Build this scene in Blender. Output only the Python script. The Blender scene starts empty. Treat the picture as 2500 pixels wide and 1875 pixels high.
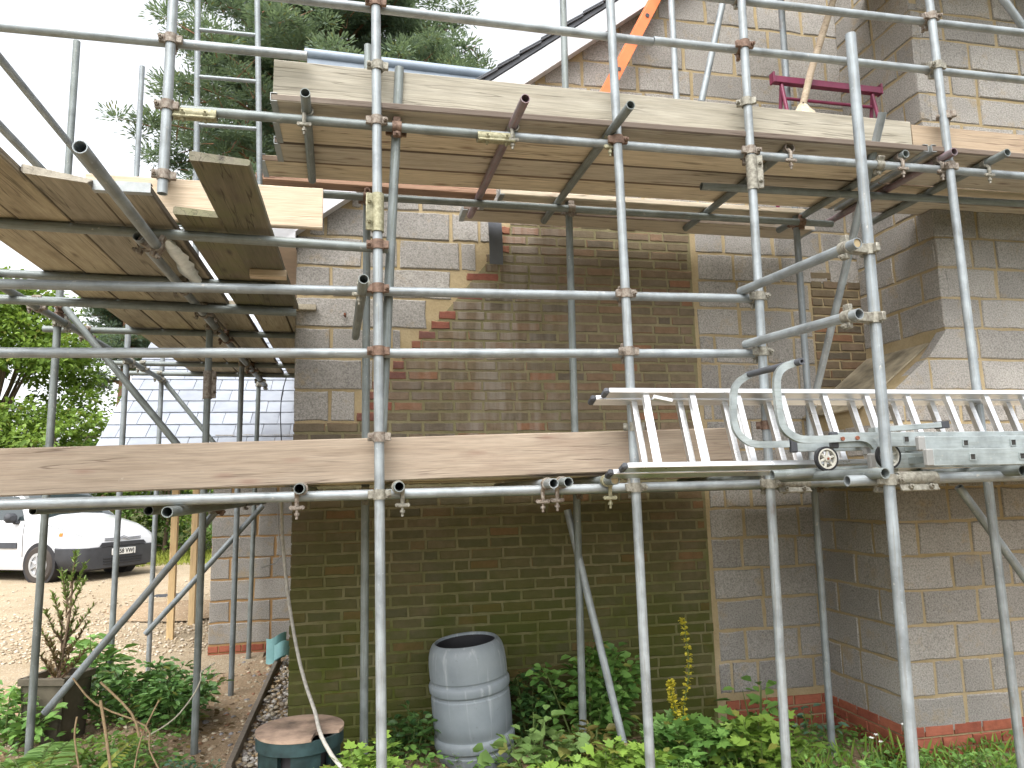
import bpy, math, random
import numpy as np
from mathutils import Matrix, Vector
R = math.radians
rnd = random.Random(7)
nrng = np.random.default_rng(11)
scene = bpy.context.scene
C = scene.collection

# ---------------------------------------------------------------- camera
FPX = 1800.0                                   # focal length in pixels of a 2500 px wide picture
PITCH, ROLL, YAW, EYE = R(8.32), R(-1.33), R(11.63), 1.65
_fw = Vector((math.sin(YAW)*math.cos(PITCH), math.cos(YAW)*math.cos(PITCH), math.sin(PITCH)))
_r0 = Vector((math.cos(YAW), -math.sin(YAW), 0)); _u0 = _r0.cross(_fw)
_rt = _r0*math.cos(ROLL)+_u0*math.sin(ROLL); _up = -_r0*math.sin(ROLL)+_u0*math.cos(ROLL)
EYEV = Vector((0, 0, EYE))
cam_d = bpy.data.cameras.new('camera'); cam = bpy.data.objects.new('camera', cam_d); C.objects.link(cam)
cam_d.sensor_fit = 'HORIZONTAL'; cam_d.sensor_width = 36; cam_d.lens = FPX/2500*36
cam_d.clip_start = .05; cam_d.clip_end = 800
Mc = Matrix.Identity(4)
for i in range(3):
    Mc[i][0] = _rt[i]; Mc[i][1] = _up[i]; Mc[i][2] = -_fw[i]; Mc[i][3] = EYEV[i]
cam.matrix_world = Mc
scene.camera = cam

# ---------------------------------------------------------------- sky, sun, exposure (bright overcast)
SUN_EL, SUN_AZ = 58, 205                       # azimuth clockwise from +Y: from behind and left of the camera
world = bpy.data.worlds.new('World'); scene.world = world; world.use_nodes = True
wn = world.node_tree; wn.nodes.clear()
wo = wn.nodes.new('ShaderNodeOutputWorld'); bg = wn.nodes.new('ShaderNodeBackground')
sky = wn.nodes.new('ShaderNodeTexSky'); sky.sky_type = 'NISHITA'; sky.sun_disc = False
sky.sun_elevation = R(SUN_EL); sky.sun_rotation = R(SUN_AZ); sky.dust_density = 4.0; sky.ozone_density = 1.0; sky.air_density = 1.0
hs = wn.nodes.new('ShaderNodeHueSaturation'); hs.inputs['Saturation'].default_value = .16
wn.links.new(sky.outputs[0], hs.inputs['Color']); wn.links.new(hs.outputs[0], bg.inputs['Color'])
bg.inputs['Strength'].default_value = .15
wn.links.new(bg.outputs[0], wo.inputs[0])
sun_d = bpy.data.lights.new('sun', 'SUN'); sun_d.energy = .5; sun_d.angle = R(50); sun_d.color = (1, .96, .9)
sun = bpy.data.objects.new('sun', sun_d); C.objects.link(sun)
_sd = Vector((math.sin(R(SUN_AZ))*math.cos(R(SUN_EL)), math.cos(R(SUN_AZ))*math.cos(R(SUN_EL)), math.sin(R(SUN_EL))))
sun.rotation_euler = _sd.to_track_quat('Z', 'Y').to_euler(); sun.location = (-4, -6, 12)
scene.view_settings.view_transform = 'Standard'; scene.view_settings.look = 'None'
scene.view_settings.exposure = 1.72; scene.view_settings.gamma = 1; scene.view_settings.use_curve_mapping = False
scene.render.engine = 'CYCLES'
scene.cycles.use_denoising = True; scene.cycles.max_bounces = 6; scene.cycles.diffuse_bounces = 4
scene.cycles.glossy_bounces = 3; scene.cycles.transmission_bounces = 4; scene.cycles.transparent_max_bounces = 6
scene.cycles.sample_clamp_indirect = 8

# ---------------------------------------------------------------- helpers
def ray(px, py): return _fw+_rt*((px-1250)/FPX)-_up*((py-937.5)/FPX)
def aY(px, py, Y): d = ray(px, py); return EYEV+d*(Y/d.y)
def aX(px, py, X): d = ray(px, py); return EYEV+d*(X/d.x)
def aZ(px, py, Z): d = ray(px, py); return EYEV+d*((Z-EYE)/d.z)

W = {}
def put(o, parent=None, M=None):
    M = M or Matrix.Identity(4); W[o] = M
    if parent is not None:
        o.parent = parent; o.matrix_parent_inverse = W[parent].inverted()
    o.matrix_basis = M
    C.objects.link(o)
    return o
def tag(o, label=None, cat=None, group=None, kind=None):
    if label: o['label'] = label
    if cat: o['category'] = cat
    if group: o['group'] = group
    if kind: o['kind'] = kind
    return o
def empty(name, loc, label=None, cat=None, group=None):
    o = bpy.data.objects.new(name, None); o.empty_display_size = .1
    put(o, None, Matrix.Translation(Vector(loc)))
    return tag(o, label, cat, group)
def frame(x, up=Vector((0, 0, 1))):
    x = Vector(x).normalized()
    if abs(x.dot(up)) > .98: up = Vector((0, 1, 0))
    y = up.cross(x).normalized(); z = x.cross(y)
    return x, y, z
def mat_from(o, x, y, z):
    M = Matrix.Identity(4)
    for i in range(3): M[i][0] = x[i]; M[i][1] = y[i]; M[i][2] = z[i]; M[i][3] = o[i]
    return M

class MB:
    def __init__(s): s.v = []; s.f = []
    def add(s, vs, fs):
        b = len(s.v); s.v += [tuple(v) for v in vs]; s.f += [tuple(i+b for i in f) for f in fs]; return s
    def box(s, c, size, M=None, bev=0.0):
        hx, hy, hz = size[0]/2, size[1]/2, size[2]/2; c = Vector(c)
        if bev:
            vs = []; idx = {}
            for ix in (-1, 1):
                for iy in (-1, 1):
                    for iz in (-1, 1):
                        for ax in range(3):
                            p = [ix*(hx-bev), iy*(hy-bev), iz*(hz-bev)]
                            p[ax] = (ix*hx, iy*hy, iz*hz)[ax]
                            idx[(ix, iy, iz, ax)] = len(vs); vs.append(Vector(p))
            fs = []
            for ax in range(3):
                for sg in (-1, 1):
                    o1, o2 = [a for a in range(3) if a != ax]
                    q = []
                    for a, b in ((-1, -1), (1, -1), (1, 1), (-1, 1)):
                        k = [0, 0, 0]; k[ax] = sg; k[o1] = a; k[o2] = b
                        q.append(idx[(k[0], k[1], k[2], ax)])
                    flip = (sg > 0) == (ax == 1)
                    fs.append(tuple(reversed(q)) if flip else tuple(q))
            for ax in range(3):                     # edge bevels
                o1, o2 = [a for a in range(3) if a != ax]
                for a in (-1, 1):
                    for b in (-1, 1):
                        def key(e, which):
                            k = [0, 0, 0]; k[ax] = e; k[o1] = a; k[o2] = b
                            return idx[(k[0], k[1], k[2], which)]
                        fs.append((key(-1, o1), key(1, o1), key(1, o2), key(-1, o2)))
            for ix in (-1, 1):
                for iy in (-1, 1):
                    for iz in (-1, 1):
                        fs.append((idx[(ix, iy, iz, 0)], idx[(ix, iy, iz, 1)], idx[(ix, iy, iz, 2)]))
        else:
            vs = [Vector((x*hx, y*hy, z*hz)) for x in (-1, 1) for y in (-1, 1) for z in (-1, 1)]
            fs = [(0, 1, 3, 2), (4, 6, 7, 5), (0, 4, 5, 1), (2, 3, 7, 6), (0, 2, 6, 4), (1, 5, 7, 3)]
        if M is not None: vs = [M @ v for v in vs]
        return s.add([v+c for v in vs], fs)
    def tube(s, pts, rad, seg=8, cap=True):
        pts = [Vector(p) for p in pts]; n = len(pts)
        if not hasattr(rad, '__len__'): rad = [rad]*n
        t0 = (pts[1]-pts[0]).normalized(); u = t0.orthogonal().normalized(); base = len(s.v); vs = []
        for i in range(n):
            t = (pts[min(i+1, n-1)]-pts[max(i-1, 0)]).normalized()
            u = (u-t*u.dot(t)).normalized(); w = t.cross(u)
            for k in range(seg):
                a = 2*math.pi*k/seg
                vs.append(pts[i]+(u*math.cos(a)+w*math.sin(a))*rad[i])
        fs = [(i*seg+k, i*seg+(k+1) % seg, (i+1)*seg+(k+1) % seg, (i+1)*seg+k) for i in range(n-1) for k in range(seg)]
        if cap: fs += [tuple(reversed(range(seg))), tuple((n-1)*seg+k for k in range(seg))]
        return s.add(vs, fs)
    def hollow(s, p0, p1, ro, ri, seg=14):
        p0, p1 = Vector(p0), Vector(p1); x, y, z = frame(p1-p0); vs = []
        for p, r in ((p0, ri), (p0, ro), (p1, ro), (p1, ri)):
            vs += [p+(y*math.cos(2*math.pi*k/seg)+z*math.sin(2*math.pi*k/seg))*r for k in range(seg)]
        fs = [(a*seg+k, a*seg+(k+1) % seg, ((a+1) % 4)*seg+(k+1) % seg, ((a+1) % 4)*seg+k) for a in range(4) for k in range(seg)]
        return s.add(vs, fs)
    def ring(s, c, ax, ro, ri, w, seg=14):
        ax = Vector(ax).normalized(); return s.hollow(Vector(c)-ax*w/2, Vector(c)+ax*w/2, ro, ri, seg)
    def lathe(s, prof, c=(0, 0, 0), seg=32, M=None):
        c = Vector(c); n = len(prof); vs = []
        for r, z in prof:
            for k in range(seg):
                a = 2*math.pi*k/seg; v = Vector((r*math.cos(a), r*math.sin(a), z)); vs.append((M @ v if M is not None else v)+c)
        fs = [(i*seg+k, i*seg+(k+1) % seg, (i+1)*seg+(k+1) % seg, (i+1)*seg+k) for i in range(n-1) for k in range(seg)]
        return s.add(vs, fs)
    def prism(s, poly, d):                       # polygon of 3d points extruded by vector d
        n = len(poly); d = Vector(d); a = [Vector(p) for p in poly]
        return s.add(a+[p+d for p in a], [tuple(range(n)), tuple(reversed(range(n, 2*n)))]+[(i, i+n, (i+1) % n+n, (i+1) % n) for i in range(n)])
    def mesh(s, name, mat, smooth=35, origin=None):
        me = bpy.data.meshes.new(name)
        v = s.v
        if origin is not None: v = [(a-origin[0], b-origin[1], c-origin[2]) for a, b, c in v]
        me.from_pydata(v, [], s.f); me.update()
        for m in (mat if isinstance(mat, (list, tuple)) else [mat]): me.materials.append(m)
        fix_normals(me)
        if smooth:
            me.polygons.foreach_set('use_smooth', [True]*len(me.polygons)); me.set_sharp_from_angle(angle=R(smooth))
        return me
    def build(s, name, mat, parent=None, smooth=35, origin=None, M=None):
        if M is None:
            if origin is None:
                a = np.array(s.v); origin = tuple((a.min(0)+a.max(0))/2)
            M = Matrix.Translation(Vector(origin)); me = s.mesh(name, mat, smooth, origin)
        else: me = s.mesh(name, mat, smooth)
        return put(bpy.data.objects.new(name, me), parent, M)
import bmesh
def fix_normals(me):
    bm = bmesh.new(); bm.from_mesh(me); bmesh.ops.recalc_face_normals(bm, faces=bm.faces); bm.to_mesh(me); bm.free()
def np_obj(name, V, F, mat, parent=None, origin=(0, 0, 0), smooth=False):
    """many equal n-gons from numpy arrays"""
    me = bpy.data.meshes.new(name); V = np.asarray(V, np.float32)-np.array(origin, np.float32); F = np.asarray(F, np.int32)
    nf, k = F.shape
    me.vertices.add(len(V)); me.vertices.foreach_set('co', V.ravel())
    me.loops.add(nf*k); me.loops.foreach_set('vertex_index', F.ravel())
    me.polygons.add(nf); me.polygons.foreach_set('loop_start', np.arange(0, nf*k, k, dtype=np.int32))
    me.update(calc_edges=True); me.materials.append(mat)
    if smooth: me.polygons.foreach_set('use_smooth', [True]*nf)
    return put(bpy.data.objects.new(name, me), parent, Matrix.Translation(Vector(origin)))

# ---------------------------------------------------------------- materials
class NT:
    def __init__(s, name):
        s.m = bpy.data.materials.new(name); s.m.use_nodes = True; s.t = s.m.node_tree
        s.b = s.t.nodes['Principled BSDF']; s.out = s.t.nodes['Material Output']
    def n(s, typ, props=None, **ins):
        nd = s.t.nodes.new('ShaderNode'+typ)
        for k, v in (props or {}).items(): setattr(nd, k, v)
        for k, v in ins.items(): s.set(nd, k.replace('_', ' '), v)
        return nd
    def set(s, nd, key, v):
        sock = nd.inputs[int(key)] if key.isdigit() else nd.inputs[key]
        if isinstance(v, bpy.types.NodeSocket): s.t.links.new(v, sock)
        elif isinstance(v, bpy.types.Node): s.t.links.new(v.outputs[0], sock)
        else:
            if isinstance(v, tuple) and len(v) == 3 and sock.type == 'RGBA': v = (*v, 1)
            sock.default_value = v
    def math(s, op, a, b=0.0, c=None):
        nd = s.t.nodes.new('ShaderNodeMath'); nd.operation = op
        for i, v in enumerate((a, b) if c is None else (a, b, c)): s.set(nd, str(i), v)
        return nd.outputs[0]
    def noise(s, vec, scale, detail=4, rough=.55, dist=0.0):
        nd = s.t.nodes.new('ShaderNodeTexNoise')
        s.set(nd, 'Vector', vec); s.set(nd, 'Scale', scale); s.set(nd, 'Detail', detail); s.set(nd, 'Roughness', rough); s.set(nd, 'Distortion', dist)
        return nd.outputs['Fac']
    def ramp(s, fac, stops, interp='LINEAR'):
        nd = s.t.nodes.new('ShaderNodeValToRGB'); cr = nd.color_ramp; cr.interpolation = interp
        while len(cr.elements) < len(stops): cr.elements.new(.5)
        for e, (p, c) in zip(cr.elements, stops):
            e.position = p; e.color = (*c, 1) if isinstance(c, tuple) else (c, c, c, 1)
        s.set(nd, 'Fac', fac); return nd.outputs[0]
    def mix(s, fac, a, b, mode='MIX'):
        nd = s.t.nodes.new('ShaderNodeMix'); nd.data_type = 'RGBA'; nd.blend_type = mode
        for i, v in ((0, fac), (6, a), (7, b)):
            if isinstance(v, tuple) and len(v) == 3: v = (*v, 1)
            if isinstance(v, (bpy.types.NodeSocket,)): s.t.links.new(v, nd.inputs[i])
            else: nd.inputs[i].default_value = v
        return nd.outputs[2]
    def map(s, vec, scale=(1, 1, 1), loc=(0, 0, 0)):
        return s.n('Mapping', None, Vector=vec, Scale=scale, Location=loc).outputs[0]
    def obj(s): return s.n('TexCoord').outputs['Object']
    def pos(s): return s.n('NewGeometry').outputs['Position']
    def rand(s):
        a = s.n('ObjectInfo').outputs['Random']; b = s.n('NewGeometry').outputs['Random Per Island']
        return s.math('FRACT', s.math('ADD', a, b))
    def objr(s): return s.n('ObjectInfo').outputs['Random']
    def shifted(s, k=37.0):
        r = s.objr(); cb = s.n('CombineXYZ', None, X=s.math('MULTIPLY', r, k), Y=s.math('MULTIPLY', r, k*.7), Z=s.math('MULTIPLY', r, k*1.3))
        return s.n('VectorMath', {'operation': 'ADD'}, **{'0': s.obj(), '1': cb.outputs[0]}).outputs[0]
    def fin(s, col=None, rough=.6, metal=0.0, bump=None, bstr=.3, bdist=.01, spec=.4, **kw):
        if col is not None: s.set(s.b, 'Base Color', col)
        s.set(s.b, 'Roughness', rough); s.set(s.b, 'Metallic', metal); s.set(s.b, 'Specular IOR Level', spec)
        if bump is not None:
            b = s.n('Bump', None, Strength=bstr, Distance=bdist, Height=bump); s.set(s.b, 'Normal', b)
        for k, v in kw.items(): s.set(s.b, k.replace('_', ' '), v)
        return s.m
def plain(name, col, rough=.5, metal=0.0, var=.12, scale=8, bstr=.15, **kw):
    m = NT(name); v = m.shifted(); n = m.noise(v, scale, 5)
    lo = tuple(max(0, c*(1-var*1.5)) for c in col); hi = tuple(min(1, c*(1+var)) for c in col)
    return m.fin(m.ramp(n, [(.3, lo), (.7, hi)]), rough, metal, bump=m.noise(v, scale*12, 3), bstr=bstr, bdist=.003, **kw)

def galv_mat(name, c, metal=.72, rough=.42, stain=(.16, .15, .12)):
    m = NT(name); v = m.shifted(); a = m.noise(v, 9, 6, .6); b = m.noise(m.map(v, (2, 40, 40)), 3, 5, .6); d = m.noise(v, 60, 4)
    base = m.ramp(a, [(.25, tuple(x*.6 for x in c)), (.5, c), (.75, tuple(min(1, x*1.35) for x in c))])
    base = m.mix(m.math('MULTIPLY', m.ramp(b, [(.48, 0.0), (.70, 1.0)]), .55), base, stain)
    sp = m.noise(m.map(v, (1.0, 1.6, 1.6)), 22, 6, .75); base = m.mix(m.ramp(sp, [(.62, 0.0), (.70, .75)]), base, (.47, .45, .40))
    rs = m.noise(m.map(v, (.6, 1.5, 1.5)), 5, 6, .7); base = m.mix(m.ramp(rs, [(.64, 0.0), (.76, .6)]), base, (.17, .09, .055))
    base = m.mix(m.ramp(d, [(.66, 0.0), (.74, .6)]), base, tuple(min(1, x*1.5) for x in c))
    return m.fin(base, m.ramp(a, [(.3, rough-.1), (.7, rough+.14)]), metal, bump=d, bstr=.12, bdist=.002, spec=.5)
galv = [galv_mat('galvanised_steel', (.235, .262, .275), .38, .52), galv_mat('galvanised_steel_pale', (.27, .298, .31), .38, .5), galv_mat('galvanised_steel_dull', (.195, .218, .215), .35, .56, (.09, .1, .06))]
galv_red = galv_mat('galvanised_red_paint', (.24, .20, .21), .4, .5, (.28, .05, .07))
def rust_mat(name, c1, c2, metal=.2):
    m = NT(name); v = m.shifted(); a = m.noise(v, 55, 5, .65)
    return m.fin(m.ramp(a, [(.35, c1), (.65, c2)]), .7, metal, bump=m.noise(v, 150, 4), bstr=.4, bdist=.003)
coup = [rust_mat('coupler_rust', (.10, .06, .042), (.22, .145, .105)), rust_mat('coupler_dirty', (.13, .095, .07), (.31, .28, .24), .4), rust_mat('coupler_zinc', (.17, .155, .125), (.34, .33, .28), .5), rust_mat('coupler_passivated', (.22, .205, .125), (.40, .385, .27), .6)]
rust = rust_mat('rusty_bolt', (.13, .04, .02), (.30, .11, .06))
hole_shade = plain('tube_inside_shade', (.03, .028, .025), .9)  # near-black colour standing for the shade inside hollow rungs
alu = NT('aluminium'); _v = alu.shifted(); _n = alu.noise(alu.map(_v, (1, 25, 25)), 6, 5)
alu = alu.fin(alu.ramp(_n, [(.3, (.62, .63, .64)), (.7, (.80, .81, .82))]), alu.ramp(alu.noise(_v, 14, 4), [(.3, .26), (.7, .42)]), .92, bump=alu.noise(_v, 90, 3), bstr=.06, bdist=.002)
alu_dull = galv_mat('aluminium_dull', (.36, .40, .40), .65, .45, (.25, .27, .24))

def wood_mat(name, c1, c2, dark=(.07, .05, .035), moss=None, knots=.8, stain=.35, cracks=.7, rough=.75, edge=0.0):
    m = NT(name); v = m.shifted(53); g = m.noise(m.map(v, (1.0, 11, 11)), 2.2, 7, .6, .5); fine = m.noise(m.map(v, (2.5, 130, 130)), 2.0, 4, .6)
    col = m.ramp(g, [(.28, c1), (.5, tuple((a+b)/2 for a, b in zip(c1, c2))), (.72, c2)])
    mid_ = m.noise(m.map(v, (3.0, 48, 48)), 2.0, 4, .6)
    col = m.mix(.35, col, m.ramp(fine, [(.3, .4), (.7, 1.1)]), 'MULTIPLY'); col = m.mix(.30, col, m.ramp(mid_, [(.32, .45), (.62, 1.1)]), 'MULTIPLY')
    big = m.noise(m.map(v, (1.3, 3, 3)), 1.6, 5, .65)
    col = m.mix(m.math('MULTIPLY', m.ramp(big, [(.52, 0.0), (.78, 1.0)]), stain), col, dark)
    if moss: col = m.mix(m.ramp(m.noise(v, 3.2, 6, .7), [(.38, 0.0), (.62, .8)]), col, moss)
    vo = m.n('TexVoronoi', {'feature': 'F1'}, Vector=m.map(v, (2.6, 9.0, 9.0)), Scale=1.0)
    kn = m.ramp(vo.outputs['Distance'], [(.05, 1.0), (.10, .55), (.19, 0.0)])
    col = m.mix(m.math('MULTIPLY', kn, knots), col, tuple(x*1.2 for x in dark))
    ck = m.math('ABSOLUTE', m.math('SUBTRACT', m.noise(m.map(v, (.55, 15, 15)), 1.5, 3, .4, .2), .5))
    ckm = m.ramp(ck, [(.0, 1.0), (.016, 0.0)]); gate = m.ramp(m.noise(v, 1.7, 2), [(.42, 0.0), (.50, 1.0)])
    ckm = m.math('MULTIPLY', m.math('MULTIPLY', ckm, gate), cracks); col = m.mix(ckm, col, tuple(x*.5 for x in dark))
    if edge:                                     # shade of the seams between boards, painted along their long edges
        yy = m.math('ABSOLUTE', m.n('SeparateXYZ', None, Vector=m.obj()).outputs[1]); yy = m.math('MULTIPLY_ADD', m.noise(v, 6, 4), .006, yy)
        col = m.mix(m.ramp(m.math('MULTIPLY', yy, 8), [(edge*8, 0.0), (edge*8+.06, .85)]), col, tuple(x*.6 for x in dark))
    spl = m.noise(v, 7, 6, .75); col = m.mix(m.ramp(spl, [(.68, 0.0), (.76, .35)]), col, (.62, .58, .5))
    hsv = m.n('HueSaturation', None, Color=col, Value=m.math('MULTIPLY_ADD', m.objr(), .42, .86), Saturation=m.math('MULTIPLY_ADD', m.objr(), .35, .72))
    h = m.math('SUBTRACT', m.math('ADD', g, m.math('MULTIPLY', fine, .5)), m.math('MULTIPLY', ckm, 2.0))
    return m.fin(hsv.outputs[0], rough, 0, bump=h, bstr=.35, bdist=.004, spec=.25)
wood_grey = wood_mat('wood_weathered_grey', (.30, .27, .20), (.41, .375, .295), (.20, .17, .12), stain=.3)
wood_tan = wood_mat('wood_tan_board', (.295, .215, .14), (.40, .31, .215), (.20, .12, .08), stain=.5, cracks=.7)
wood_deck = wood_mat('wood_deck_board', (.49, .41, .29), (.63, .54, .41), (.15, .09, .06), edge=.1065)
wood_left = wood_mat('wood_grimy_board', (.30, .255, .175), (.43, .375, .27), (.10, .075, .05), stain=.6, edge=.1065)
wood_red = wood_mat('wood_reddish', (.27, .165, .115), (.36, .24, .17), (.15, .07, .05))
wood_dark = wood_mat('wood_mossy_dark', (.13, .11, .075), (.22, .185, .125), (.05, .04, .03), moss=(.14, .145, .06))
wood_pale = wood_mat('wood_fresh_pine', (.47, .36, .245), (.57, .465, .34), (.35, .21, .13), stain=.15, cracks=.3)
wood_yellow = wood_mat('wood_yellow_post', (.50, .34, .15), (.60, .43, .21), (.3, .18, .08), stain=.1, cracks=.2)

def mortar_mat(name, c1, c2, algae_shade=0.0):
    m = NT(name); p = m.pos(); a = m.noise(p, 4, 5); b = m.noise(p, 60, 4)
    col = m.ramp(a, [(.3, c1), (.7, c2)]); col = m.mix(.3, col, m.ramp(b, [(.3, .5), (.7, 1.0)]), 'MULTIPLY')
    if algae_shade:
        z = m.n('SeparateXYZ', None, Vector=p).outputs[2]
        f = m.math('MULTIPLY', m.ramp(m.noise(p, 2.3, 5, .65), [(.3, .2), (.65, 1.0)]), m.math('MINIMUM', m.math('MAXIMUM', m.math('MULTIPLY_ADD', z, -.5, 1.25), .35), 1.0))  # algae tint on the joints, also carrying painted shade under the platform
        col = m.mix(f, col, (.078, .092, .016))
    return m.fin(col, .9, 0, bump=b, bstr=.6, bdist=.006, spec=.1)
mortar_yellow = mortar_mat('mortar_sandy', (.31, .24, .13), (.41, .33, .205))
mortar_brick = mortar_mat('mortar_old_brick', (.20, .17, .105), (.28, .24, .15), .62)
def brick_mat(name, cols, algae_shade=.6, red=False):
    m = NT(name); p = m.pos(); r = m.rand(); n = len(cols)
    base = m.ramp(r, [(i/n, c) for i, c in enumerate(cols)], 'CONSTANT')
    if algae_shade: base = m.mix(.30, base, (.19, .14, .10))
    a = m.noise(p, 14, 6, .65); base = m.mix(.6, base, m.ramp(a, [(.3, .55), (.7, 1.15)]), 'MULTIPLY')
    sx = m.n('SeparateXYZ', None, Vector=p); x, z = sx.outputs[0], sx.outputs[2]
    if algae_shade:
        lowz = m.math('MULTIPLY_ADD', z, -.52, 1.30); hi = m.math('MINIMUM', m.math('MAXIMUM', lowz, .20), .95)  # algae plus the lower platform's shade, painted in stronger towards the ground
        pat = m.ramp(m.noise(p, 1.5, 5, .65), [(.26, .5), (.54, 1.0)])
        base = m.mix(m.math('MULTIPLY', m.math('MULTIPLY', pat, hi), algae_shade), base, (.054, .066, .010))
        # pale rain-wash streak down the middle of the wall
        g = m.math('SUBTRACT', 1.0, m.math('ABSOLUTE', m.math('MULTIPLY', m.math('SUBTRACT', x, .95), 1.25)))
        st = m.math('MULTIPLY', m.ramp(g, [(0.0, 0.0), (.8, 1.0)]), m.ramp(m.noise(m.map(p, (7, 1, .7)), 1.6, 4), [(.42, 0.0), (.62, 1.0)]))
        zz = m.ramp(m.math('MULTIPLY', m.math('SUBTRACT', z, 1.3), .5), [(.1, 0.0), (.4, 1.0)])
        base = m.mix(m.math('MULTIPLY', m.math('MULTIPLY', st, zz), .6), base, (.28, .25, .215))
    bp = m.math('ADD', m.noise(p, 45, 5, .6), m.math('MULTIPLY', m.noise(m.map(p, (18, 18, 70)), 1.0, 3), .8))
    return m.fin(base, .88, 0, bump=bp, bstr=.55, bdist=.006, spec=.12)
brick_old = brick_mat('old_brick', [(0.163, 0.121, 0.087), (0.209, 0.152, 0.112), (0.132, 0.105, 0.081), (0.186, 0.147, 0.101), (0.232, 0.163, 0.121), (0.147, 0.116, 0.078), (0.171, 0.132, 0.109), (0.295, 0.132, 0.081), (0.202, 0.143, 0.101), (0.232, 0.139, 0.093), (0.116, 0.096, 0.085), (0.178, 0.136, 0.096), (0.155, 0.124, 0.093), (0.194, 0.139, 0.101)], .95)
brick_red = brick_mat('cut_red_brick', [(.22, .085, .06), (.19, .09, .07), (.24, .11, .07), (.16, .08, .065)], 0)
brick_new = brick_mat('new_red_brick', [(.30, .10, .06), (.35, .12, .075), (.27, .085, .055)], 0)
def block_mat(name, c):
    m = NT(name); p = m.pos(); r = m.rand(); gr = m.noise(p, 95, 3, .7); gr2 = m.noise(p, 230, 2, .6); big = m.noise(p, 3.0, 5)
    col = m.ramp(gr, [(.30, tuple(x*.55 for x in c)), (.5, c), (.70, tuple(min(1, x*1.3) for x in c))])
    col = m.mix(.5, col, m.ramp(big, [(.3, .72), (.7, 1.12)]), 'MULTIPLY')
    hsv = m.n('HueSaturation', None, Color=col, Value=m.math('MULTIPLY_ADD', r, .3, .86)).outputs[0]
    hsv = m.mix(m.math('MULTIPLY', m.ramp(m.noise(p, 5.5, 5, .7), [(.56, 0.0), (.72, 1.0)]), .5), hsv, (.33, .24, .12))
    return m.fin(hsv, .95, 0, bump=m.math('ADD', gr, m.math('MULTIPLY', gr2, .6)), bstr=.8, bdist=.006, spec=.08)
block_m = block_mat('concrete_block', (.31, .293, .268))
slate_m = NT('slate'); _v = slate_m.shifted(); _n = slate_m.noise(_v, 6, 5)
slate_m = slate_m.fin(slate_m.n('HueSaturation', None, Color=slate_m.ramp(_n, [(.3, (.24, .26, .30)), (.7, (.31, .335, .375))]), Value=slate_m.math('MULTIPLY_ADD', slate_m.objr(), .3, .85)).outputs[0], .34, 0, bump=slate_m.noise(_v, 40, 4), bstr=.2, bdist=.003, spec=.55)
verge_slate = plain('verge_slate', (.07, .075, .085), .5)
upvc = plain('white_upvc', (.52, .52, .535), .35, 0, .03)
ply = plain('pink_plywood_soffit', (.55, .43, .36), .7, 0, .08)
grp = plain('grey_fibreglass_trim', (.24, .29, .35), .4, 0, .08)
orange_m = plain('orange_fibreglass', (.72, .17, .05), .45, 0, .1)
purple_m = plain('maroon_paint', (.16, .02, .055), .45, 0, .2)
black_pl = plain('black_plastic', (.022, .022, .025), .5)
dark_pl = plain('dark_grey_plastic', (.045, .048, .055), .6)
grey_rub = plain('grey_ribbed_rubber', (.075, .08, .09), .7)
# ================================================================ ground
def gz(x, y):
    """ground height"""
    z = -.10*min(1, max(0, (x-.6)/1.6))
    z += .27*min(1, max(0, (y-9)/5.5))*min(1, max(0, (-x-.8)/1.0))
    return z
def grid(name, x0, x1, y0, y1, nx, ny, mat, zf, kind='structure', parent=None):
    xs = np.linspace(x0, x1, nx); ys = np.linspace(y0, y1, ny)
    V = [(x, y, zf(x, y)) for y in ys for x in xs]
    F = [(j*nx+i, j*nx+i+1, (j+1)*nx+i+1, (j+1)*nx+i) for j in range(ny-1) for i in range(nx-1)]
    o = np_obj(name, V, F, mat, parent, (x0, y0, 0), True)
    if kind: o['kind'] = kind
    return o
def soil_mat(name, c1, c2, c3, sc=1.0, stones=.5):
    m = NT(name); p = m.pos(); a = m.noise(p, 2.2*sc, 6, .65); b = m.noise(p, 38*sc, 5, .7)
    col = m.ramp(a, [(.3, c1), (.7, c2)]); col = m.mix(.55, col, m.ramp(b, [(.3, .45), (.7, 1.2)]), 'MULTIPLY')
    vo = m.n('TexVoronoi', {'feature': 'F1'}, Vector=p, Scale=34*sc); rr = m.n('SeparateColor', None, Color=vo.outputs['Color']).outputs[0]
    st = m.math('MULTIPLY', m.ramp(vo.outputs['Distance'], [(.30, 1.0), (.42, 0.0)]), m.ramp(rr, [(1-stones-.05, 0.0), (1-stones, 1.0)]))
    col = m.mix(st, col, c3)
    return m.fin(col, .95, 0, bump=m.math('ADD', b, st), bstr=.8, bdist=.02, spec=.1)
soil = soil_mat('brown_soil', (.30, .215, .135), (.44, .33, .22), (.50, .42, .31), 1.0, .35)
lawn = soil_mat('rough_ground', (.05, .055, .02), (.09, .085, .035), (.12, .11, .06), 1.0, .2)
drive_m = soil_mat('pale_gravel', (.35, .275, .18), (.46, .375, .265), (.53, .455, .35), 1.4, .5)
o = grid('ground', -160, 160, -40, 260, 61, 61, lawn, lambda x, y: -.16 if y < 30 else -.16+.0*y)
rg = np.random.default_rng(3)
_ph = rg.uniform(0, 6.28, 12)
def bumps(x, y):
    return .018*math.sin(3.1*x+_ph[0])*math.sin(2.7*y+_ph[1])+.012*math.sin(7.3*x+1.3*y+_ph[2])+.010*math.sin(6.1*y-2.2*x+_ph[3])+.007*math.sin(15*x+_ph[4])*math.sin(17*y+_ph[5])
o = grid('garden_soil', -4.6, 6.5, .4, 8.9, 150, 130, soil, lambda x, y: gz(x, y)+bumps(x, y)-.03)
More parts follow.
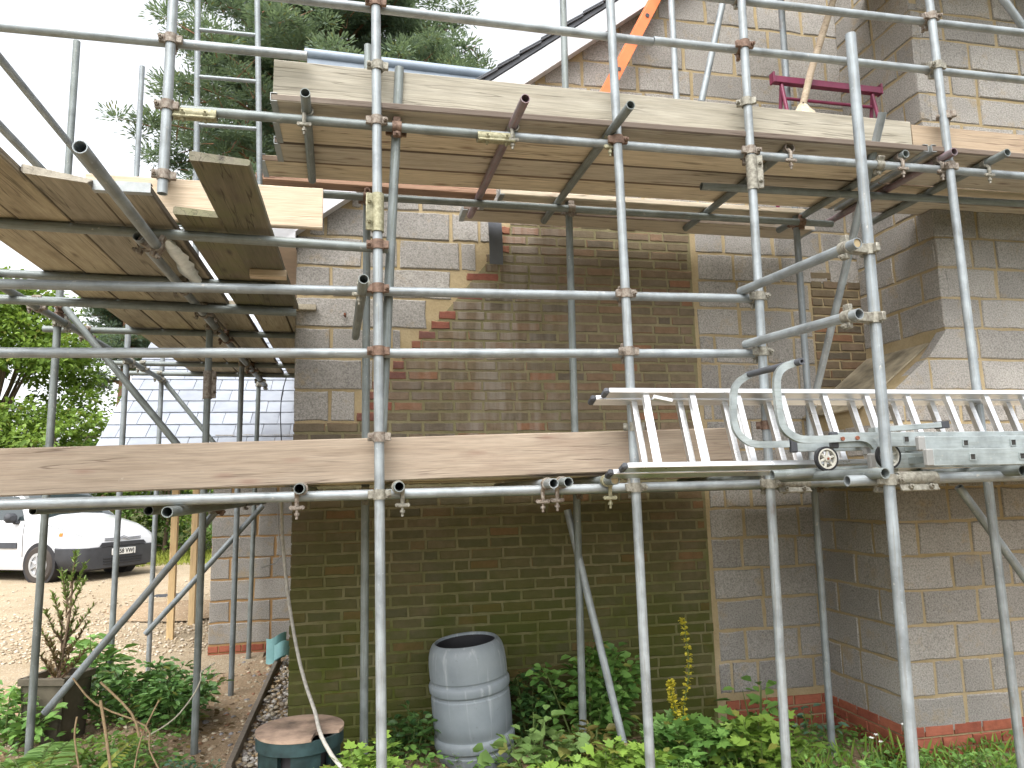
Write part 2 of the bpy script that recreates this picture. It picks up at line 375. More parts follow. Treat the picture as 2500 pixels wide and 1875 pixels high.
o = grid('gravel_driveway', -16, -1.0, 8.0, 18.5, 60, 60, drive_m, lambda x, y: gz(x, y)+.3*bumps(x*.5, y*.5)+.02-.10*max(0, 8.6-y)+(.0 if y < 17.5 else -.08*(y-17.5)))
verge_m = soil_mat('grass_verge_soil', (.06, .075, .02), (.10, .12, .03), (.12, .12, .06), 1.0, .1)
o = grid('verge', -18, 4, 17.2, 30, 50, 20, verge_m, lambda x, y: .22+.07*max(0, y-17.6)*(1 if y < 22 else 1)+.05*math.sin(x*1.7))

# stones scattered on the soil, and the pebble strip beside the house
ico_v = None
def stones(name, pts, smin, smax, mats, seed, label):
    r = np.random.default_rng(seed)
    bm = bmesh.new(); bmesh.ops.create_icosphere(bm, subdivisions=1, radius=1); bv = np.array([v.co[:] for v in bm.verts]); bf = np.array([[v.index for v in f.verts] for f in bm.faces]); bm.free()
    V = []; F = []
    for k, (x, y, z) in enumerate(pts):
        s = r.uniform(smin, smax)*np.array([1, r.uniform(.6, 1), r.uniform(.35, .7)])
        a = r.uniform(0, 6.28); ca, sa = math.cos(a), math.sin(a)
        w = bv*(1+r.normal(0, .13, (len(bv), 1)))*s; w = np.stack([w[:, 0]*ca-w[:, 1]*sa, w[:, 0]*sa+w[:, 1]*ca, w[:, 2]], 1)+(x, y, z)
        V.append(w); F.append(bf+k*len(bv))
    o = np_obj(name, np.concatenate(V), np.concatenate(F), mats)
    return tag(o, label, 'stones', None, 'stuff')
def stone_mat(name, cols):
    m = NT(name); n = len(cols); col = m.ramp(m.rand(), [(i/n, c) for i, c in enumerate(cols)], 'CONSTANT')
    col = m.mix(.5, col, m.ramp(m.noise(m.pos(), 50, 4), [(.3, .6), (.7, 1.1)]), 'MULTIPLY'); return m.fin(col, .85, spec=.2)
rub = stone_mat('rubble_stone', [(.42, .31, .19), (.38, .29, .20), (.56, .48, .36), (.30, .22, .15), (.35, .19, .12), (.28, .27, .28), (.55, .48, .36)])
peb = stone_mat('pebble', [(.42, .36, .27), (.30, .25, .19), (.55, .52, .47), (.22, .20, .19), (.48, .36, .22), (.36, .33, .30)])
r_ = np.random.default_rng(5)
P_ = []
for i in range(1500):
    x = r_.uniform(-3.2, -.72); y = r_.uniform(3.6, 8.6); P_.append((x, y, gz(x, y)+bumps(x, y)-.028))
stones('soil_stones', P_, .006, .030, rub, 6, 'loose stones and rubble bits scattered over the bare soil')
P_ = []
for i in range(900):
    x = r_.uniform(-.76, -.48); y = r_.uniform(4.9, 8.4); P_.append((x, y, gz(x, y)+.0+r_.uniform(-.01, .02)))
stones('pebble_strip', P_, .010, .030, peb, 7, 'strip of pebbles between the edging board and the brick wall')
P_ = []
for i in range(2600):
    x = r_.uniform(-5.5, -1.4); y = 8.7+abs(r_.normal(0, 1.9)); P_.append((x, y, gz(x, y)+.028))
grv = stone_mat('gravel_chip', [(.45, .37, .26), (.52, .44, .33), (.38, .30, .21), (.55, .49, .40)])
stones('driveway_gravel', P_, .012, .026, grv, 8, 'pale loose gravel chippings covering the near driveway')

# ================================================================ masonry pieces
def piece_mesh(name, L, H, D, mat, seed, jit=.004, bev=.006, nx=4):
    r = random.Random(seed); pts = []
    for i in range(nx): pts.append((-L/2+L*i/nx, -H/2))
    pts += [(L/2, -H/2), (L/2, 0)]
    for i in range(nx): pts.append((L/2-L*i/nx, H/2))
    pts += [(-L/2, H/2), (-L/2, 0)]
    n = len(pts); vs = []; c = bev
    out = []
    for x, z in pts:
        jx = r.uniform(0, jit)*(-1 if x > 0 else 1); jz = r.uniform(0, jit)*(-1 if z > 0 else 1)
        out.append((x+jx, z+jz))
    tilt = [r.uniform(-.0012, .0012) for _ in range(3)]
    for x, z in out: vs.append((x-math.copysign(c, x) if abs(abs(x)-L/2) < jit*1.5 else x, tilt[0]*x/L*2+tilt[1]*z/H*2, z-math.copysign(c, z) if abs(abs(z)-H/2) < jit*1.5 else z))
    for x, z in out: vs.append((x, c, z))
    for x, z in out: vs.append((x, D, z))
    fs = [tuple(range(n))]
    for k in range(2): fs += [(k*n+i, (k+1)*n+i, (k+1)*n+(i+1) % n, k*n+(i+1) % n) for i in range(n)]
    m = MB(); m.add(vs, fs); return m.mesh(name, mat, 25)
def courses(x0, x1, z0, z1, L, H, J, seed, jitter=.012, start=None, headers=0.0):
    """running bond; yields (xa, xb, zc)"""
    r = random.Random(seed); out = []; i = 0; z = z0
    while z < z1-.01:
        x = x0; first = True
        off = 0 if i % 2 == 0 else L/2+J/2
        nxt = x0+(L+J-off if off else L+J)+r.uniform(-jitter, jitter)
        if off: nxt = x0+off+r.uniform(-jitter, jitter)
        while x < x1-.02:
            xb = min(nxt-J, x1)
            if xb-x > .03: out.append((x, xb, z+H/2))
            x = nxt; ll = L
            if r.random() < headers: ll = L/2-J/2
            nxt = x+ll+J+r.uniform(-jitter, jitter)
        z += H+J; i += 1
    return out

WY = 5.28                                        # plane of the gable wall
house = empty('house', (1.5, WY, 0), 'block and old brick gable end of the house behind the scaffold', 'house')
# outline of the old brickwork: a diagonal scar climbing to the right
SC = [aY(x, y, WY) for x, y in ((862, 1040), (905, 955), (1003, 847), (1105, 730), (1180, 640), (1240, 545))]
def diag(z):
    if z <= SC[0].z: return -9
    for a, b in zip(SC, SC[1:]):
        if z <= b.z: return a.x+(b.x-a.x)*(z-a.z)/(b.z-a.z)
    return SC[-1].x+(z-SC[-1].z)*.75
XL, XBR, ZBT = -.463, 2.565, 3.70                # left corner, right end of brickwork, its top
SLOPE = .757; ZE = 3.60                          # gable slope, height at left corner
def roofz(x): return ZE+(x-XL)*SLOPE if x < 4.6 else ZE+(4.6-XL)*SLOPE-(x-4.6)*SLOPE
# wall core (sandy mortar), 0.3 thick, brick mortar panel standing 3 mm in front of it
core = MB(); core.prism([(XL+.006, WY+.009, -.35), (6.6, WY+.009, -.35), (6.6, WY+.009, roofz(6.6)), (4.6, WY+.009, roofz(4.6)), (XL+.006, WY+.009, ZE)], (0, .29, 0))
side = MB(); side.box((XL+.156, WY+2.6, 1.6), (.29, 4.6, 3.9)); core.v += []; 
gable = core.build('gable_wall', mortar_yellow, house, 0)
side.build('side_wall', mortar_yellow, house, 0)
poly = [(XL+.006, WY+.005, -.35), (XBR+.006, WY+.005, -.35), (XBR+.006, WY+.005, ZBT)]+[(p.x+.03, WY+.005, p.z) for p in reversed(SC)]+[(XL+.006, WY+.005, SC[0].z)]
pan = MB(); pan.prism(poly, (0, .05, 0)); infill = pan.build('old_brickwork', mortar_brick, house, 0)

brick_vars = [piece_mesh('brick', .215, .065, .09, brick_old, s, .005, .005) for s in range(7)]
redb_vars = [piece_mesh('brick', .215, .065, .09, brick_red, s+20, .008, .006) for s in range(3)]
newb_vars = [piece_mesh('brick', .215, .065, .09, brick_new, s+30, .003, .004) for s in range(3)]
block_vars = [piece_mesh('block', .440, .215, .09, block_m, s+40, .010, .007) for s in range(8)]
JZ = random.Random(99)
def lay(pieces, variants, Lref, parent, to_world, keep=None, name='brick', jit=.0025, limit=None):
    """to_world(x, z) -> Matrix of the piece's frame; pieces (xa, xb, zc, mats index)"""
    objs = []
    for k, (xa, xb, zc) in enumerate(pieces):
        me = variants[JZ.randrange(len(variants))]
        M = to_world((xa+xb)/2, zc) @ Matrix.Translation((0, JZ.uniform(-jit, jit), 0)) @ Matrix.Diagonal(((xb-xa)/Lref, 1, 1, 1)) @ Matrix.Rotation(JZ.uniform(-.006, .006), 4, 'Y')
        if JZ.random() < .5: M = M @ Matrix.Rotation(math.pi, 4, 'Y')
        objs.append((me, M))
    if limit and len(objs) > limit:
        objs.sort(key=lambda t: (t[1].translation-EYEV).length)
        rest = objs[limit:]; objs = objs[:limit]; V = []; F = []
        for me, M in rest:
            b = len(V); V += [tuple(M @ v.co) for v in me.vertices]; F += [tuple(i+b for i in p.vertices) for p in me.polygons]
        m = MB(); m.v = V; m.f = F; o = m.build(name+'work_remainder', rest[0][0].materials[0], parent, 25); o['kind'] = 'stuff'
    for me, M in objs: put(bpy.data.objects.new(name, me), parent, M)
front = lambda y: (lambda x, z: Matrix.Translation((x, y, z)))
ZB0 = -.16
bl = []; rd = []
for xa, xb, zc in courses(XL, XBR, ZB0, ZBT, .215, .065, .010, 2, .010, headers=.06):
    d = diag(zc-.01)
    if xb < d+.05: continue
    if xb > XBR-.001: xb = XBR+JZ.uniform(-.03, .012)
    if xa < d:
        if zc > SC[0].z: rd.append((d+JZ.uniform(-.03, .02), xb, zc))
        else: bl.append((xa, xb, zc))
    else: bl.append((xa, xb, zc))
rd2 = [(a, b, z) for a, b, z in rd if b-a > .04]
lay(rd2, redb_vars, .215, infill, front(WY-.001), jit=.006)
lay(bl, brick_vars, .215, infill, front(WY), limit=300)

# blockwork of the gable: left of the scar, right of the brick, and all above
zref = aY(730, 719, WY).z
BH, BJ = .207, .018
k0 = math.ceil((zref+.3)/.225)
blk = []
for xa, xb, zc in courses(XL, 6.0, zref-k0*.225, 6.6, .432, BH, BJ, 4, .03, headers=.10):
    top = zc+BH/2; bot = zc-BH/2
    if zc < ZBT:
        if bot < SC[0].z-.03 and xa < XBR: 
            xa = max(xa, XBR+.035+JZ.uniform(0, .03))
        elif xa < diag(bot) :
            xb = min(xb, diag(bot+.02)-.02)
            if bot < SC[0].z-.02: continue
        elif xa < XBR+.07:
            xa = XBR+.035+JZ.uniform(0, .03)
        else: pass
    # verge: clip below the sloping roof line
    xmin = XL+(top-ZE)/SLOPE+.02
    if xa < xmin: xa = max(xa, xmin-.10)
    if 3.53 < xa and zc < 2.3: continue          # behind the chimney breast
    if xa > 4.15: continue
    if 1.95 < zc < 3.35:                         # brick toothing strip beyond
        if xa > 3.56: continue
        xb = min(xb, 3.60)
    if xb > 4.15: xb = 4.15
    if zc < 2.3 and xb > 3.53: xb = 3.53
    if xb-xa < .05: continue
    blk.append((xa, xb, zc))
lay([(a, b, z) for a, b, z in blk if z > .06], block_vars, .440, gable, front(WY), name='block', jit=.004)
lay([t for t in courses(3.62, 4.12, 1.98, 3.36, .215, .065, .010, 12, .01)], brick_vars, .215, gable, front(WY), jit=.003)
lay([t for t in courses(2.64, 3.53, -.20, .04, .215, .065, .010, 13, .01)], newb_vars, .215, gable, front(WY-.004), jit=.002)

# chimney breast: wide foot, sloping shoulder, narrower stack above
CY, CX0, CX1, CXR = 4.42, 3.475, 4.065, 6.0
s0 = aY(2194, 938, CY); s1 = aY(2307, 830, CY)
sl = (s1.z-s0.z)/(s1.x-s0.x); zs0 = s0.z-sl*(s0.x-CX0); zs1 = s1.z
ch = MB()
ch.prism([(CX0+.008, CY+.009, -.35), (CXR, CY+.009, -.35), (CXR, CY+.009, 7.5), (CX1+.008, CY+.009, 7.5), (CX1+.008, CY+.009, zs1), (CX0+.008, CY+.009, zs0)], (0, WY-CY-.002, 0))
chim = ch.build('chimney_breast', mortar_yellow, house, 0)
fl = MB(); e = .012
nrm = Vector((-sl, 0, 1)).normalized()
a = Vector((CX0-.03, CY+.17, zs0-sl*.03)); b = Vector((CX1+.012, CY+.17, zs1+.007))
fl.prism([a, b, b+nrm*e, a+nrm*e], (0, WY-CY-.175, 0))
cement = plain('pale_cement_flaunching', (.33, .285, .20), .92, 0, .35, 7, .8)
fl.build('shoulder_flaunching', cement, chim, 0)
cb = []
for xa, xb, zc in courses(CX0, 5.6, .045, 6.2, .432, BH, BJ, 9, .03, headers=.22):
    bot, top = zc-BH/2, zc+BH/2
    if bot > zs0-.02:
        lim = CX0+(min(top, zs1)-zs0)/sl+.02 if top > zs0 else CX0
        lim = min(lim, CX1)
        if xa < lim:
            if bot < zs1:                        # block cut to the slope of the shoulder
                xs = lambda z_: min(CX1, CX0+max(0, z_-zs0)/sl)+.014
                if xb-xs(top) > .04 or xb-xs(bot) > .10:
                    xt = min(xs(top), xb-.02); m = MB(); m.prism([(max(xa, xs(bot)), CY, bot), (xb, CY, bot), (xb, CY, top), (xt, CY, top)], (0, .09, 0)); m.build('block', block_m, chim, 0)
                continue
            xa = lim
    if xb-xa > .05: cb.append((xa, xb, zc))
lay(cb, block_vars, .440, chim, front(CY), name='block', jit=.004)
lay([t for t in courses(CX0, 5.4, -.205, .03, .215, .065, .010, 15, .01)], newb_vars, .215, chim, front(CY-.004), jit=.002)
def left_face(X): return lambda u, z: Matrix.Translation((X, WY-u, z)) @ Matrix.Rotation(-math.pi/2, 4, 'Z')
lf = []
for xa, xb, zc in courses(.0, WY-CY-.004, .045, zs0-.02, .432, BH, BJ, 19, .03, headers=.25): 
    if zc+BH/2 < zs0: lf.append((xa, xb, zc))
lay(lf, block_vars, .440, chim, left_face(CX0), name='block', jit=.003)
lay([t for t in courses(0, WY-CY-.004, -.205, .03, .215, .065, .010, 16, .01)], newb_vars, .215, chim, left_face(CX0-.004), jit=.002)
lf = [t for t in courses(.0, WY-CY-.004, .045+.225*math.ceil((zs1-.045)/.225), 6.2, .432, BH, BJ, 21, .03, headers=.25)]
lay(lf, block_vars, .440, chim, left_face(CX1), name='block', jit=.003)

# the return wall round the left corner
ret = lambda u, z: Matrix.Translation((XL, WY+u, z)) @ Matrix.Rotation(-math.pi/2, 4, 'Z')
sw = [o for o in house.children if o.name.startswith('side_wall')][0]
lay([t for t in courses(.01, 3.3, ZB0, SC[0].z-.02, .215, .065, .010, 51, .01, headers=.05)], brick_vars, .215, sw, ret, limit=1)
lay([t for t in courses(.01, 3.3, zref-.225*math.floor((zref-SC[0].z)/.225), 3.38, .432, BH, BJ, 52, .03)], block_vars, .440, sw, ret, name='block')

# roof: verge slates, white bargeboard, soffit, boxed eave
rf = MB(); ux = Vector((1, 0, SLOPE)).normalized(); un = Vector((-SLOPE, 0, 1)).normalized()
A0 = Vector((XL-.42, WY-.13, ZE+(-.42)*SLOPE+.10)); A1 = Vector((4.6, WY-.13, roofz(4.6)+.10))
rf.prism([A0, A1, A1+un*.03, A0+un*.03], (0, 7.5, 0))
B0 = Vector((8.6, WY-.13, A1.z-4.0*SLOPE)); vn = Vector((SLOPE, 0, 1)).normalized()
rf.prism([A1, B0, B0+vn*.03, A1+vn*.03], (0, 7.5, 0))
roof = rf.build('roof', verge_slate, house, 0)
sm = MB(); sm.box((0, 0, 0), (.42, .30, .011), None, .002); slate_big = sm.mesh('slate', verge_slate, 30)
n_ = int((A1-A0).length/.22)
for i in range(n_):
    p = A0+ux*(.2+i*.22)+un*.045
    for j in range(2):
        M = mat_from(p+Vector((0, -.02+.305*j+.15, 0)), ux, Vector((0, 1, 0)), un) @ Matrix.Rotation(.055+JZ.uniform(-.006, .006), 4, 'Y')
        put(bpy.data.objects.new('slate', slate_big), roof, M)
bg_ = MB(); w_ = .155
b0 = A0-un*.012; b1 = A1-un*.012
bg_.prism([b0, b1, b1-un*w_, b0-un*w_], (0, .022, 0)); bg_.build('bargeboard', upvc, roof, 0)
so = MB(); so.prism([b0-un*(w_-.012)+Vector((0, .023, 0)), b1-un*(w_-.012)+Vector((0, .023, 0)), b1-un*(w_-.024)+Vector((0, .023, 0)), b0-un*(w_-.024)+Vector((0, .023, 0))], (0, .105, 0)); so.build('verge_soffit', upvc, roof, 0)
ev = MB(); ev.box((XL-.20, WY-.115, 3.475), (.40, .03, .19)); ev.build('eave_box_end', upvc, roof, 0)
ev = MB(); ev.box((XL-.205, WY+2.2, 3.385), (.41, 4.6, .012)); ev.build('eave_soffit', ply, roof, 0)
ev = MB(); ev.box((XL-.415, WY+2.2, 3.46), (.02, 4.6, .19)); ev.build('eave_fascia', upvc, roof, 0)
# flat-roofed dormer behind with a rounded grey edge
d0, d1 = aY(757, 132, 7.0), aY(1215, 186, 7.0)
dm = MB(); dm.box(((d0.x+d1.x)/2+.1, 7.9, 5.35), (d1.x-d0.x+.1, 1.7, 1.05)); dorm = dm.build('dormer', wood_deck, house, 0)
ed = MB(); ed.tube([d0+Vector((-.05, 0, 0)), d1], .055, 12); ed.box((d0+d1)/2+Vector((0, .0, -.06)), (d1.x-d0.x+.05, .03, .10)); ed.build('roof_edge_trim', grp, dorm)
ed = MB(); ed.box((d0+d1)/2+Vector((0, .05, -.13)), (d1.x-d0.x-.06, .04, .07)); ed.build('timber_fascia', wood_yellow, dorm)
# hanging damp-proof strip and a wall tie on the gable
q0, q1 = aY(1207, 530, WY-.10), aY(1212, 645, WY-.03)
st = MB(); x_, y_, z_ = frame(q1-q0, Vector((0, 1, 0)))
pts = [q0+(q1-q0)*t+Vector((0, -.02*math.sin(t*3.1), 0)) for t in (0, .25, .5, .75, 1)]
vs = []
for p in pts: vs += [p+Vector((-.052, -.006, 0)), p+Vector((.052, .004, 0)), p+Vector((.052, .008, 0)), p+Vector((-.052, -.002, 0))]
st.add(vs, [(i*4+k, i*4+(k+1) % 4, i*4+4+(k+1) % 4, i*4+4+k) for i in range(4) for k in range(4)]+[(0, 1, 2, 3), (16, 17, 18, 19)])
tag(st.build('lead_strip', plain('lead_grey', (.13, .14, .16), .5, .3)), 'dark grey lead strip hanging down the blockwork under the platform', 'lead strip')
t0 = aY(842, 766, WY-.06)
tt = MB(); tt.tube([t0+Vector((0, .07, 0)), t0], .009, 6); tt.build('wall_tie', rust, gable)

# ================================================================ slate roofed wing behind on the left
WG = 8.62
wing = empty('outbuilding', (-1.2, WG, 0), 'slate roofed block outbuilding with yellow timber posts, behind the side scaffold', 'outbuilding')
wx0 = aY(510, 1500, WG).x
wc = MB(); wc.box(((wx0+.8)/2+.004, WG+.159, 1.0), (.8-wx0, .30, 2.5)); wall2 = wc.build('wall', mortar_mat('mortar_orange', (.30, .18, .08), (.40, .26, .13)), wing, 0)
zp = aY(560, 1574, WG).z
lay([t for t in courses(wx0, .6, zp+.01, 2.25, .432, BH, BJ, 31, .03, headers=.2)], block_vars, .440, wall2, front(WG), name='block', jit=.003)
lay([t for t in courses(wx0, .6, zp-.15, zp, .215, .065, .010, 33, .01)], newb_vars, .215, wall2, front(WG-.004), jit=.002)
E0 = aY(242, 1095, 8.45); pitch = R(39); rx1 = .9
rdir = Vector((0, math.cos(pitch), math.sin(pitch))); rn = Vector((0, -math.sin(pitch), math.cos(pitch)))
ez = E0.z-.05; ex0 = E0.x-.05
rs = MB(); p = Vector((ex0, 8.45, ez)); rs.prism([p, p+rdir*3.0, p+rdir*3.0-rn*.06, p-rn*.06], (rx1-ex0, 0, 0)); wroof = rs.build('roof', wood_deck, wing, 0)
s2 = MB(); s2.box((0, 0, 0), (.295, .40, .009), None, .0015); slate_me = s2.mesh('slate', slate_m, 30)
row = 0; d = .0
while d < 2.85:
    x = ex0-(.15 if row % 2 else 0)
    while x < rx1-.05:
        xa, xb = max(x, ex0), min(x+.297, rx1)
        if xb-xa > .05:
            c_ = Vector(((xa+xb)/2, 8.45, ez))+rdir*(d+.19)+rn*(.024+JZ.uniform(0, .002))
            M = mat_from(c_, Vector((1, 0, 0)), rdir, rn) @ Matrix.Rotation(-.052+JZ.uniform(-.005, .005), 4, 'X') @ Matrix.Diagonal(((xb-xa)/.297, 1, 1, 1))
            put(bpy.data.objects.new('slate', slate_me), wroof, M)
        x += .30
    d += .25; row += 1
fa = MB(); fa.box(((ex0+rx1)/2, 8.44, ez-.10), (rx1-ex0, .022, .16)); fa.build('fascia', upvc, wing, 0)
for px, py, Yp in ((415, 1560, 9.55), (467, 1528, 10.3)):
    b = aY(px, py, Yp); g = gz(b.x, b.y)
    m = MB(); m.box((0, 0, 0), (2.6, .075, .075), None, .004)
    m.build('post', wood_yellow, wing, 35, None, mat_from(Vector((b.x, b.y, g+1.25)), Vector((0, 0, 1)), Vector((0, 1, 0)), Vector((-1, 0, 0))))
# ================================================================ scaffold
TR, TI = .02415, .0205
front_sc = empty('scaffold', (1.2, 3.6, 0), 'galvanised tube scaffold with two platforms standing in front of the brick wall', 'scaffold')
side_sc = empty('scaffold', (-1.5, 6.0, 0), 'galvanised tube scaffold running back beside the house towards the slate roof', 'scaffold')
def tube(name, p0, p1, sc=front_sc, m=None, cap=False):
    p0, p1 = Vector(p0), Vector(p1); x, y, z = frame(p1-p0); L = (p1-p0).length; o = (p0+p1)/2
    b = MB(); b.hollow((-L/2, 0, 0), (L/2, 0, 0), TR, TI, 16)
    m = m if m is not None else galv[rnd.choice((0, 0, 1, 1, 2))]
    ob = b.build(name, m, sc, 40, None, mat_from(o, x, y, z))
    ob_info[ob] = (p0, p1)
    if cap:                                      # tube end choked with mortar
        c = MB(); c.tube([p0+x*.006, p0+x*.03], TI-.0005, 12); c.build('mortar_plug', mortar_yellow, ob)
    return ob
ob_info = {}
def lug(b, c, d, e, n):
    """bolted flap beside a clamp: c centre, d along tube, e outwards, n normal"""
    M = mat_from(Vector((0, 0, 0)), d, e, n)
    b.box(c, (.040, .030, .022), M, .003)
def coupler(A, pa, da, pb, db, mat=None, side=1):
    """double coupler clamping tube A (axis point pa, direction da) to another tube (pb, db); A = parent tube"""
    pa, pb, da, db = Vector(pa), Vector(pb), Vector(da).normalized(), Vector(db).normalized()
    mat = mat or coup[rnd.choice((0, 1, 1, 1, 2, 2, 2))]
    n = (pb-pa); n = n-da*n.dot(da)
    if n.length < .01: n = da.cross(db)
    n.normalize()
    b = MB()
    for p, d, sg in ((pa, da, 1), (pb, db, -1)):
        b.ring(p, d, .0315, .0246, .048, 14)
        e = d.cross(n).normalized()*side
        for s_ in (-1, 1):
            lug(b, p+e*s_*.040-n*sg*.004, d, e, n)
        q = p+e*.044
        b.tube([q-n*sg*.040, q+n*sg*.012], .0065, 8)
        b.tube([q-n*sg*.030, q-n*sg*.018], .0125, 6)
        b.tube([p-e*.043-d*.018, p-e*.043+d*.018], .007, 8)
    b.box((pa+pb)/2, (.044, .044, max(.012, (pb-pa).length-.05)), mat_from(Vector((0, 0, 0)), da, da.cross(n), n), .003)
    return b.build('coupler', mat, A, 40)
def putlog(A, pt, dt, pl, mat=None, front=Vector((0, -1, 0)), off=.03):
    """hook-like clip: strap round transom pt, link over the face of the ledger pl, bolt hanging below"""
    mat = mat or coup[rnd.choice((1, 2, 2, 3))]
    pt, pl, dt = Vector(pt), Vector(pl), Vector(dt).normalized(); b = MB()
    b.ring(pt, dt, .0315, .0245, .032, 14)
    s = dt.cross(Vector((0, 0, 1))).normalized()*off
    p1 = pt-s-Vector((0, 0, .005)); p2 = Vector((p1.x, pl.y-.034, pl.z+.012)); p3 = Vector((p1.x, pl.y-.034, pl.z-.030))
    b.tube([p1, (p1+p2)/2+Vector((0, -.004, 0)), p2, p3], [.010, .011, .011, .010], 8)
    b.box(p3+Vector((0, .004, -.008)), (.052, .024, .020), None, .005)
    b.tube([p3+Vector((-.026, -.004, -.006)), p3+Vector((-.026, .010, -.006))], .010, 8); b.tube([p3+Vector((.026, -.004, -.006)), p3+Vector((.026, .010, -.006))], .010, 8)
    b.tube([p3+Vector((0, .004, -.016)), p3+Vector((0, .004, -.060))], .0065, 8)
    b.tube([p3+Vector((0, .004, -.030)), p3+Vector((0, .004, -.042))], .0125, 6)
    return b.build('clip', mat, A, 40)
def sleeve(A, c, d, mat=None, flange=Vector((0, -1, -.3))):
    mat = mat or coup[3]; c, d = Vector(c), Vector(d).normalized(); b = MB()
    b.hollow(c-d*.10, c+d*.10, .0315, .0243, 16)
    f = Vector(flange); f = (f-d*f.dot(d)).normalized(); n = d.cross(f)
    M = mat_from(Vector((0, 0, 0)), d, f, n)
    b.box(c+f*.044, (.195, .034, .012), M, .003)
    for s in (-1, 1):
        q = c+f*.046+d*s*.052
        b.tube([q-n*.020, q+n*.020], .012, 6); b.tube([q-n*.03, q+n*.03], .006, 8)
    return b.build('sleeve', mat, A, 40)
def cross(T1, T2):
    """closest points of two tubes"""
    a0, a1 = ob_info[T1]; b0, b1 = ob_info[T2]
    u, v = a1-a0, b1-b0; w = a0-b0; A, B, Cc, D, E = u.dot(u), u.dot(v), v.dot(v), u.dot(w), v.dot(w)
    den = A*Cc-B*B; s = (B*E-Cc*D)/den; t = (A*E-B*D)/den
    return a0+u*s, u, b0+v*t, v
def clamp(T1, T2, mat=None, side=1):
    pa, da, pb, db = cross(T1, T2); return coupler(T1, pa, da, pb, db, mat, side)
def standard(px, py, Y, ztop, zbot=None, sc=front_sc, px2=None, py2=None, m=None):
    a = aY(px, py, Y); lean = Vector((0, 0, 1))
    if px2 is not None:
        b = aY(px2, py2, Y); lean = (b-a)/(b.z-a.z)
    zbot = gz(a.x, Y)-.05 if zbot is None else zbot
    return tube('standard', a+lean*(zbot-a.z), a+lean*(ztop-a.z), sc, m)
YF, YB, YL = 3.60, 4.68, 3.65
S1 = standard(925, 1000, YF, 4.9, None, front_sc, 919, 200, galv[1])
S2 = standard(1542, 1000, YF, 5.4, None, front_sc, 1500, 200, galv[1])
S3 = standard(1869, 1000, YF, 6.0, None, front_sc, 1822, 200, galv[1])
S5 = standard(2390, 1000, YF, 6.0, None, front_sc, 2293, 200, galv[1])
S0 = tube('standard', aY(396, 473, 3.62), aY(425, 0, 3.62)+Vector((0, 0, .5)), front_sc, galv[1])
S4 = tube('standard', aY(2226, 1875, 2.85)-Vector((0, 0, .65)), aY(2076, 84, 2.85), front_sc, galv[0])
b1 = standard(893, 1000, YB, aY(892, 110, YB).z, None, front_sc, None, None, galv[2])
b2 = standard(1402, 1000, YB, 5.6, None, front_sc, 1380, 200, galv[2])
b3 = standard(1975, 1000, YB, 6.2, None, front_sc, 1920, 200, galv[0])
b4 = tube('standard', aY(1650, 240, YB)-Vector((0, 0, .6)), aY(1640, 0, YB)+Vector((0, 0, .6)), front_sc, galv[1])
# along the wall
def lineX(name, px, py, X0, X1, Y=YL, m=None, dz=0.0, px2=None, py2=None):
    a = aY(px, py, Y); sl = 0
    if px2 is not None:
        b = aY(px2, py2, Y); sl = (b.z-a.z)/(b.x-a.x)
    return tube(name, (X0, Y, a.z+sl*(X0-a.x)), (X1, Y, a.z+sl*(X1-a.x)), front_sc, m)
rA = lineX('guard_rail', 1481, 89, -1.6, 1.62, YL, galv[1], 0, 833, 11)
rA2 = lineX('guard_rail', 1666, 107, 1.625, 5.4, YL, galv[1], 0, 2500, 196)
rB = lineX('guard_rail', 1828, 4, 1.9, 5.4, YL, galv[1], 0, 2500, 81)
rG = lineX('guard_rail', 0, 65, -2.8, aY(750, 137, YL).x, YL, galv[1], 0, 750, 137)
lC = lineX('ledger', 833, 300, aY(443, 280, YL).x, .66, YL, galv[2], 0, 1240, 333)
lC2 = lineX('ledger', 1512, 354, .665, 5.4, YL, galv[1], 0, 2500, 430)
lCp = lineX('ledger', 0, 545, -2.8, aY(948, 606, YL).x, YL, galv[2], 0, 834, 600)
rD = lineX('guard_rail', 0, 693, -2.8, 2.14, YL, galv[0], 0, 1828, 729)
rE = lineX('guard_rail', 0, 861, -2.8, 2.13, YL, galv[1], 0, 1828, 863)
lF = lineX('ledger', 0, 1232, -2.8, 2.62, YL, galv[1], 0, 1662, 1187)
lF2 = tube('ledger', aY(2068, 1174, 2.91), aY(2700, 1154, 2.91), front_sc, galv[1])
lF3 = tube('ledger', aY(1885, 1160, 3.30), aY(2185, 1143, 3.30), front_sc, galv[2])
lF4 = tube('ledger', (2.63, YL, 1.664), (5.2, YL, 1.672), front_sc, galv[2])
zc_ = aY(1130, 497, 4.62).z
lB = tube('ledger', (aY(650, 431, 4.62).x, 4.62, zc_+.01), (aY(2030, 533, 4.62).x, 4.62, zc_), front_sc, galv[2])
lM = tube('ledger', aY(1712, 455, 4.10), aY(2600, 503, 4.10), front_sc, galv[2])
lBF = tube('ledger', (-.6, 4.62, 1.645), (4.6, 4.62, 1.655), front_sc, galv[2])
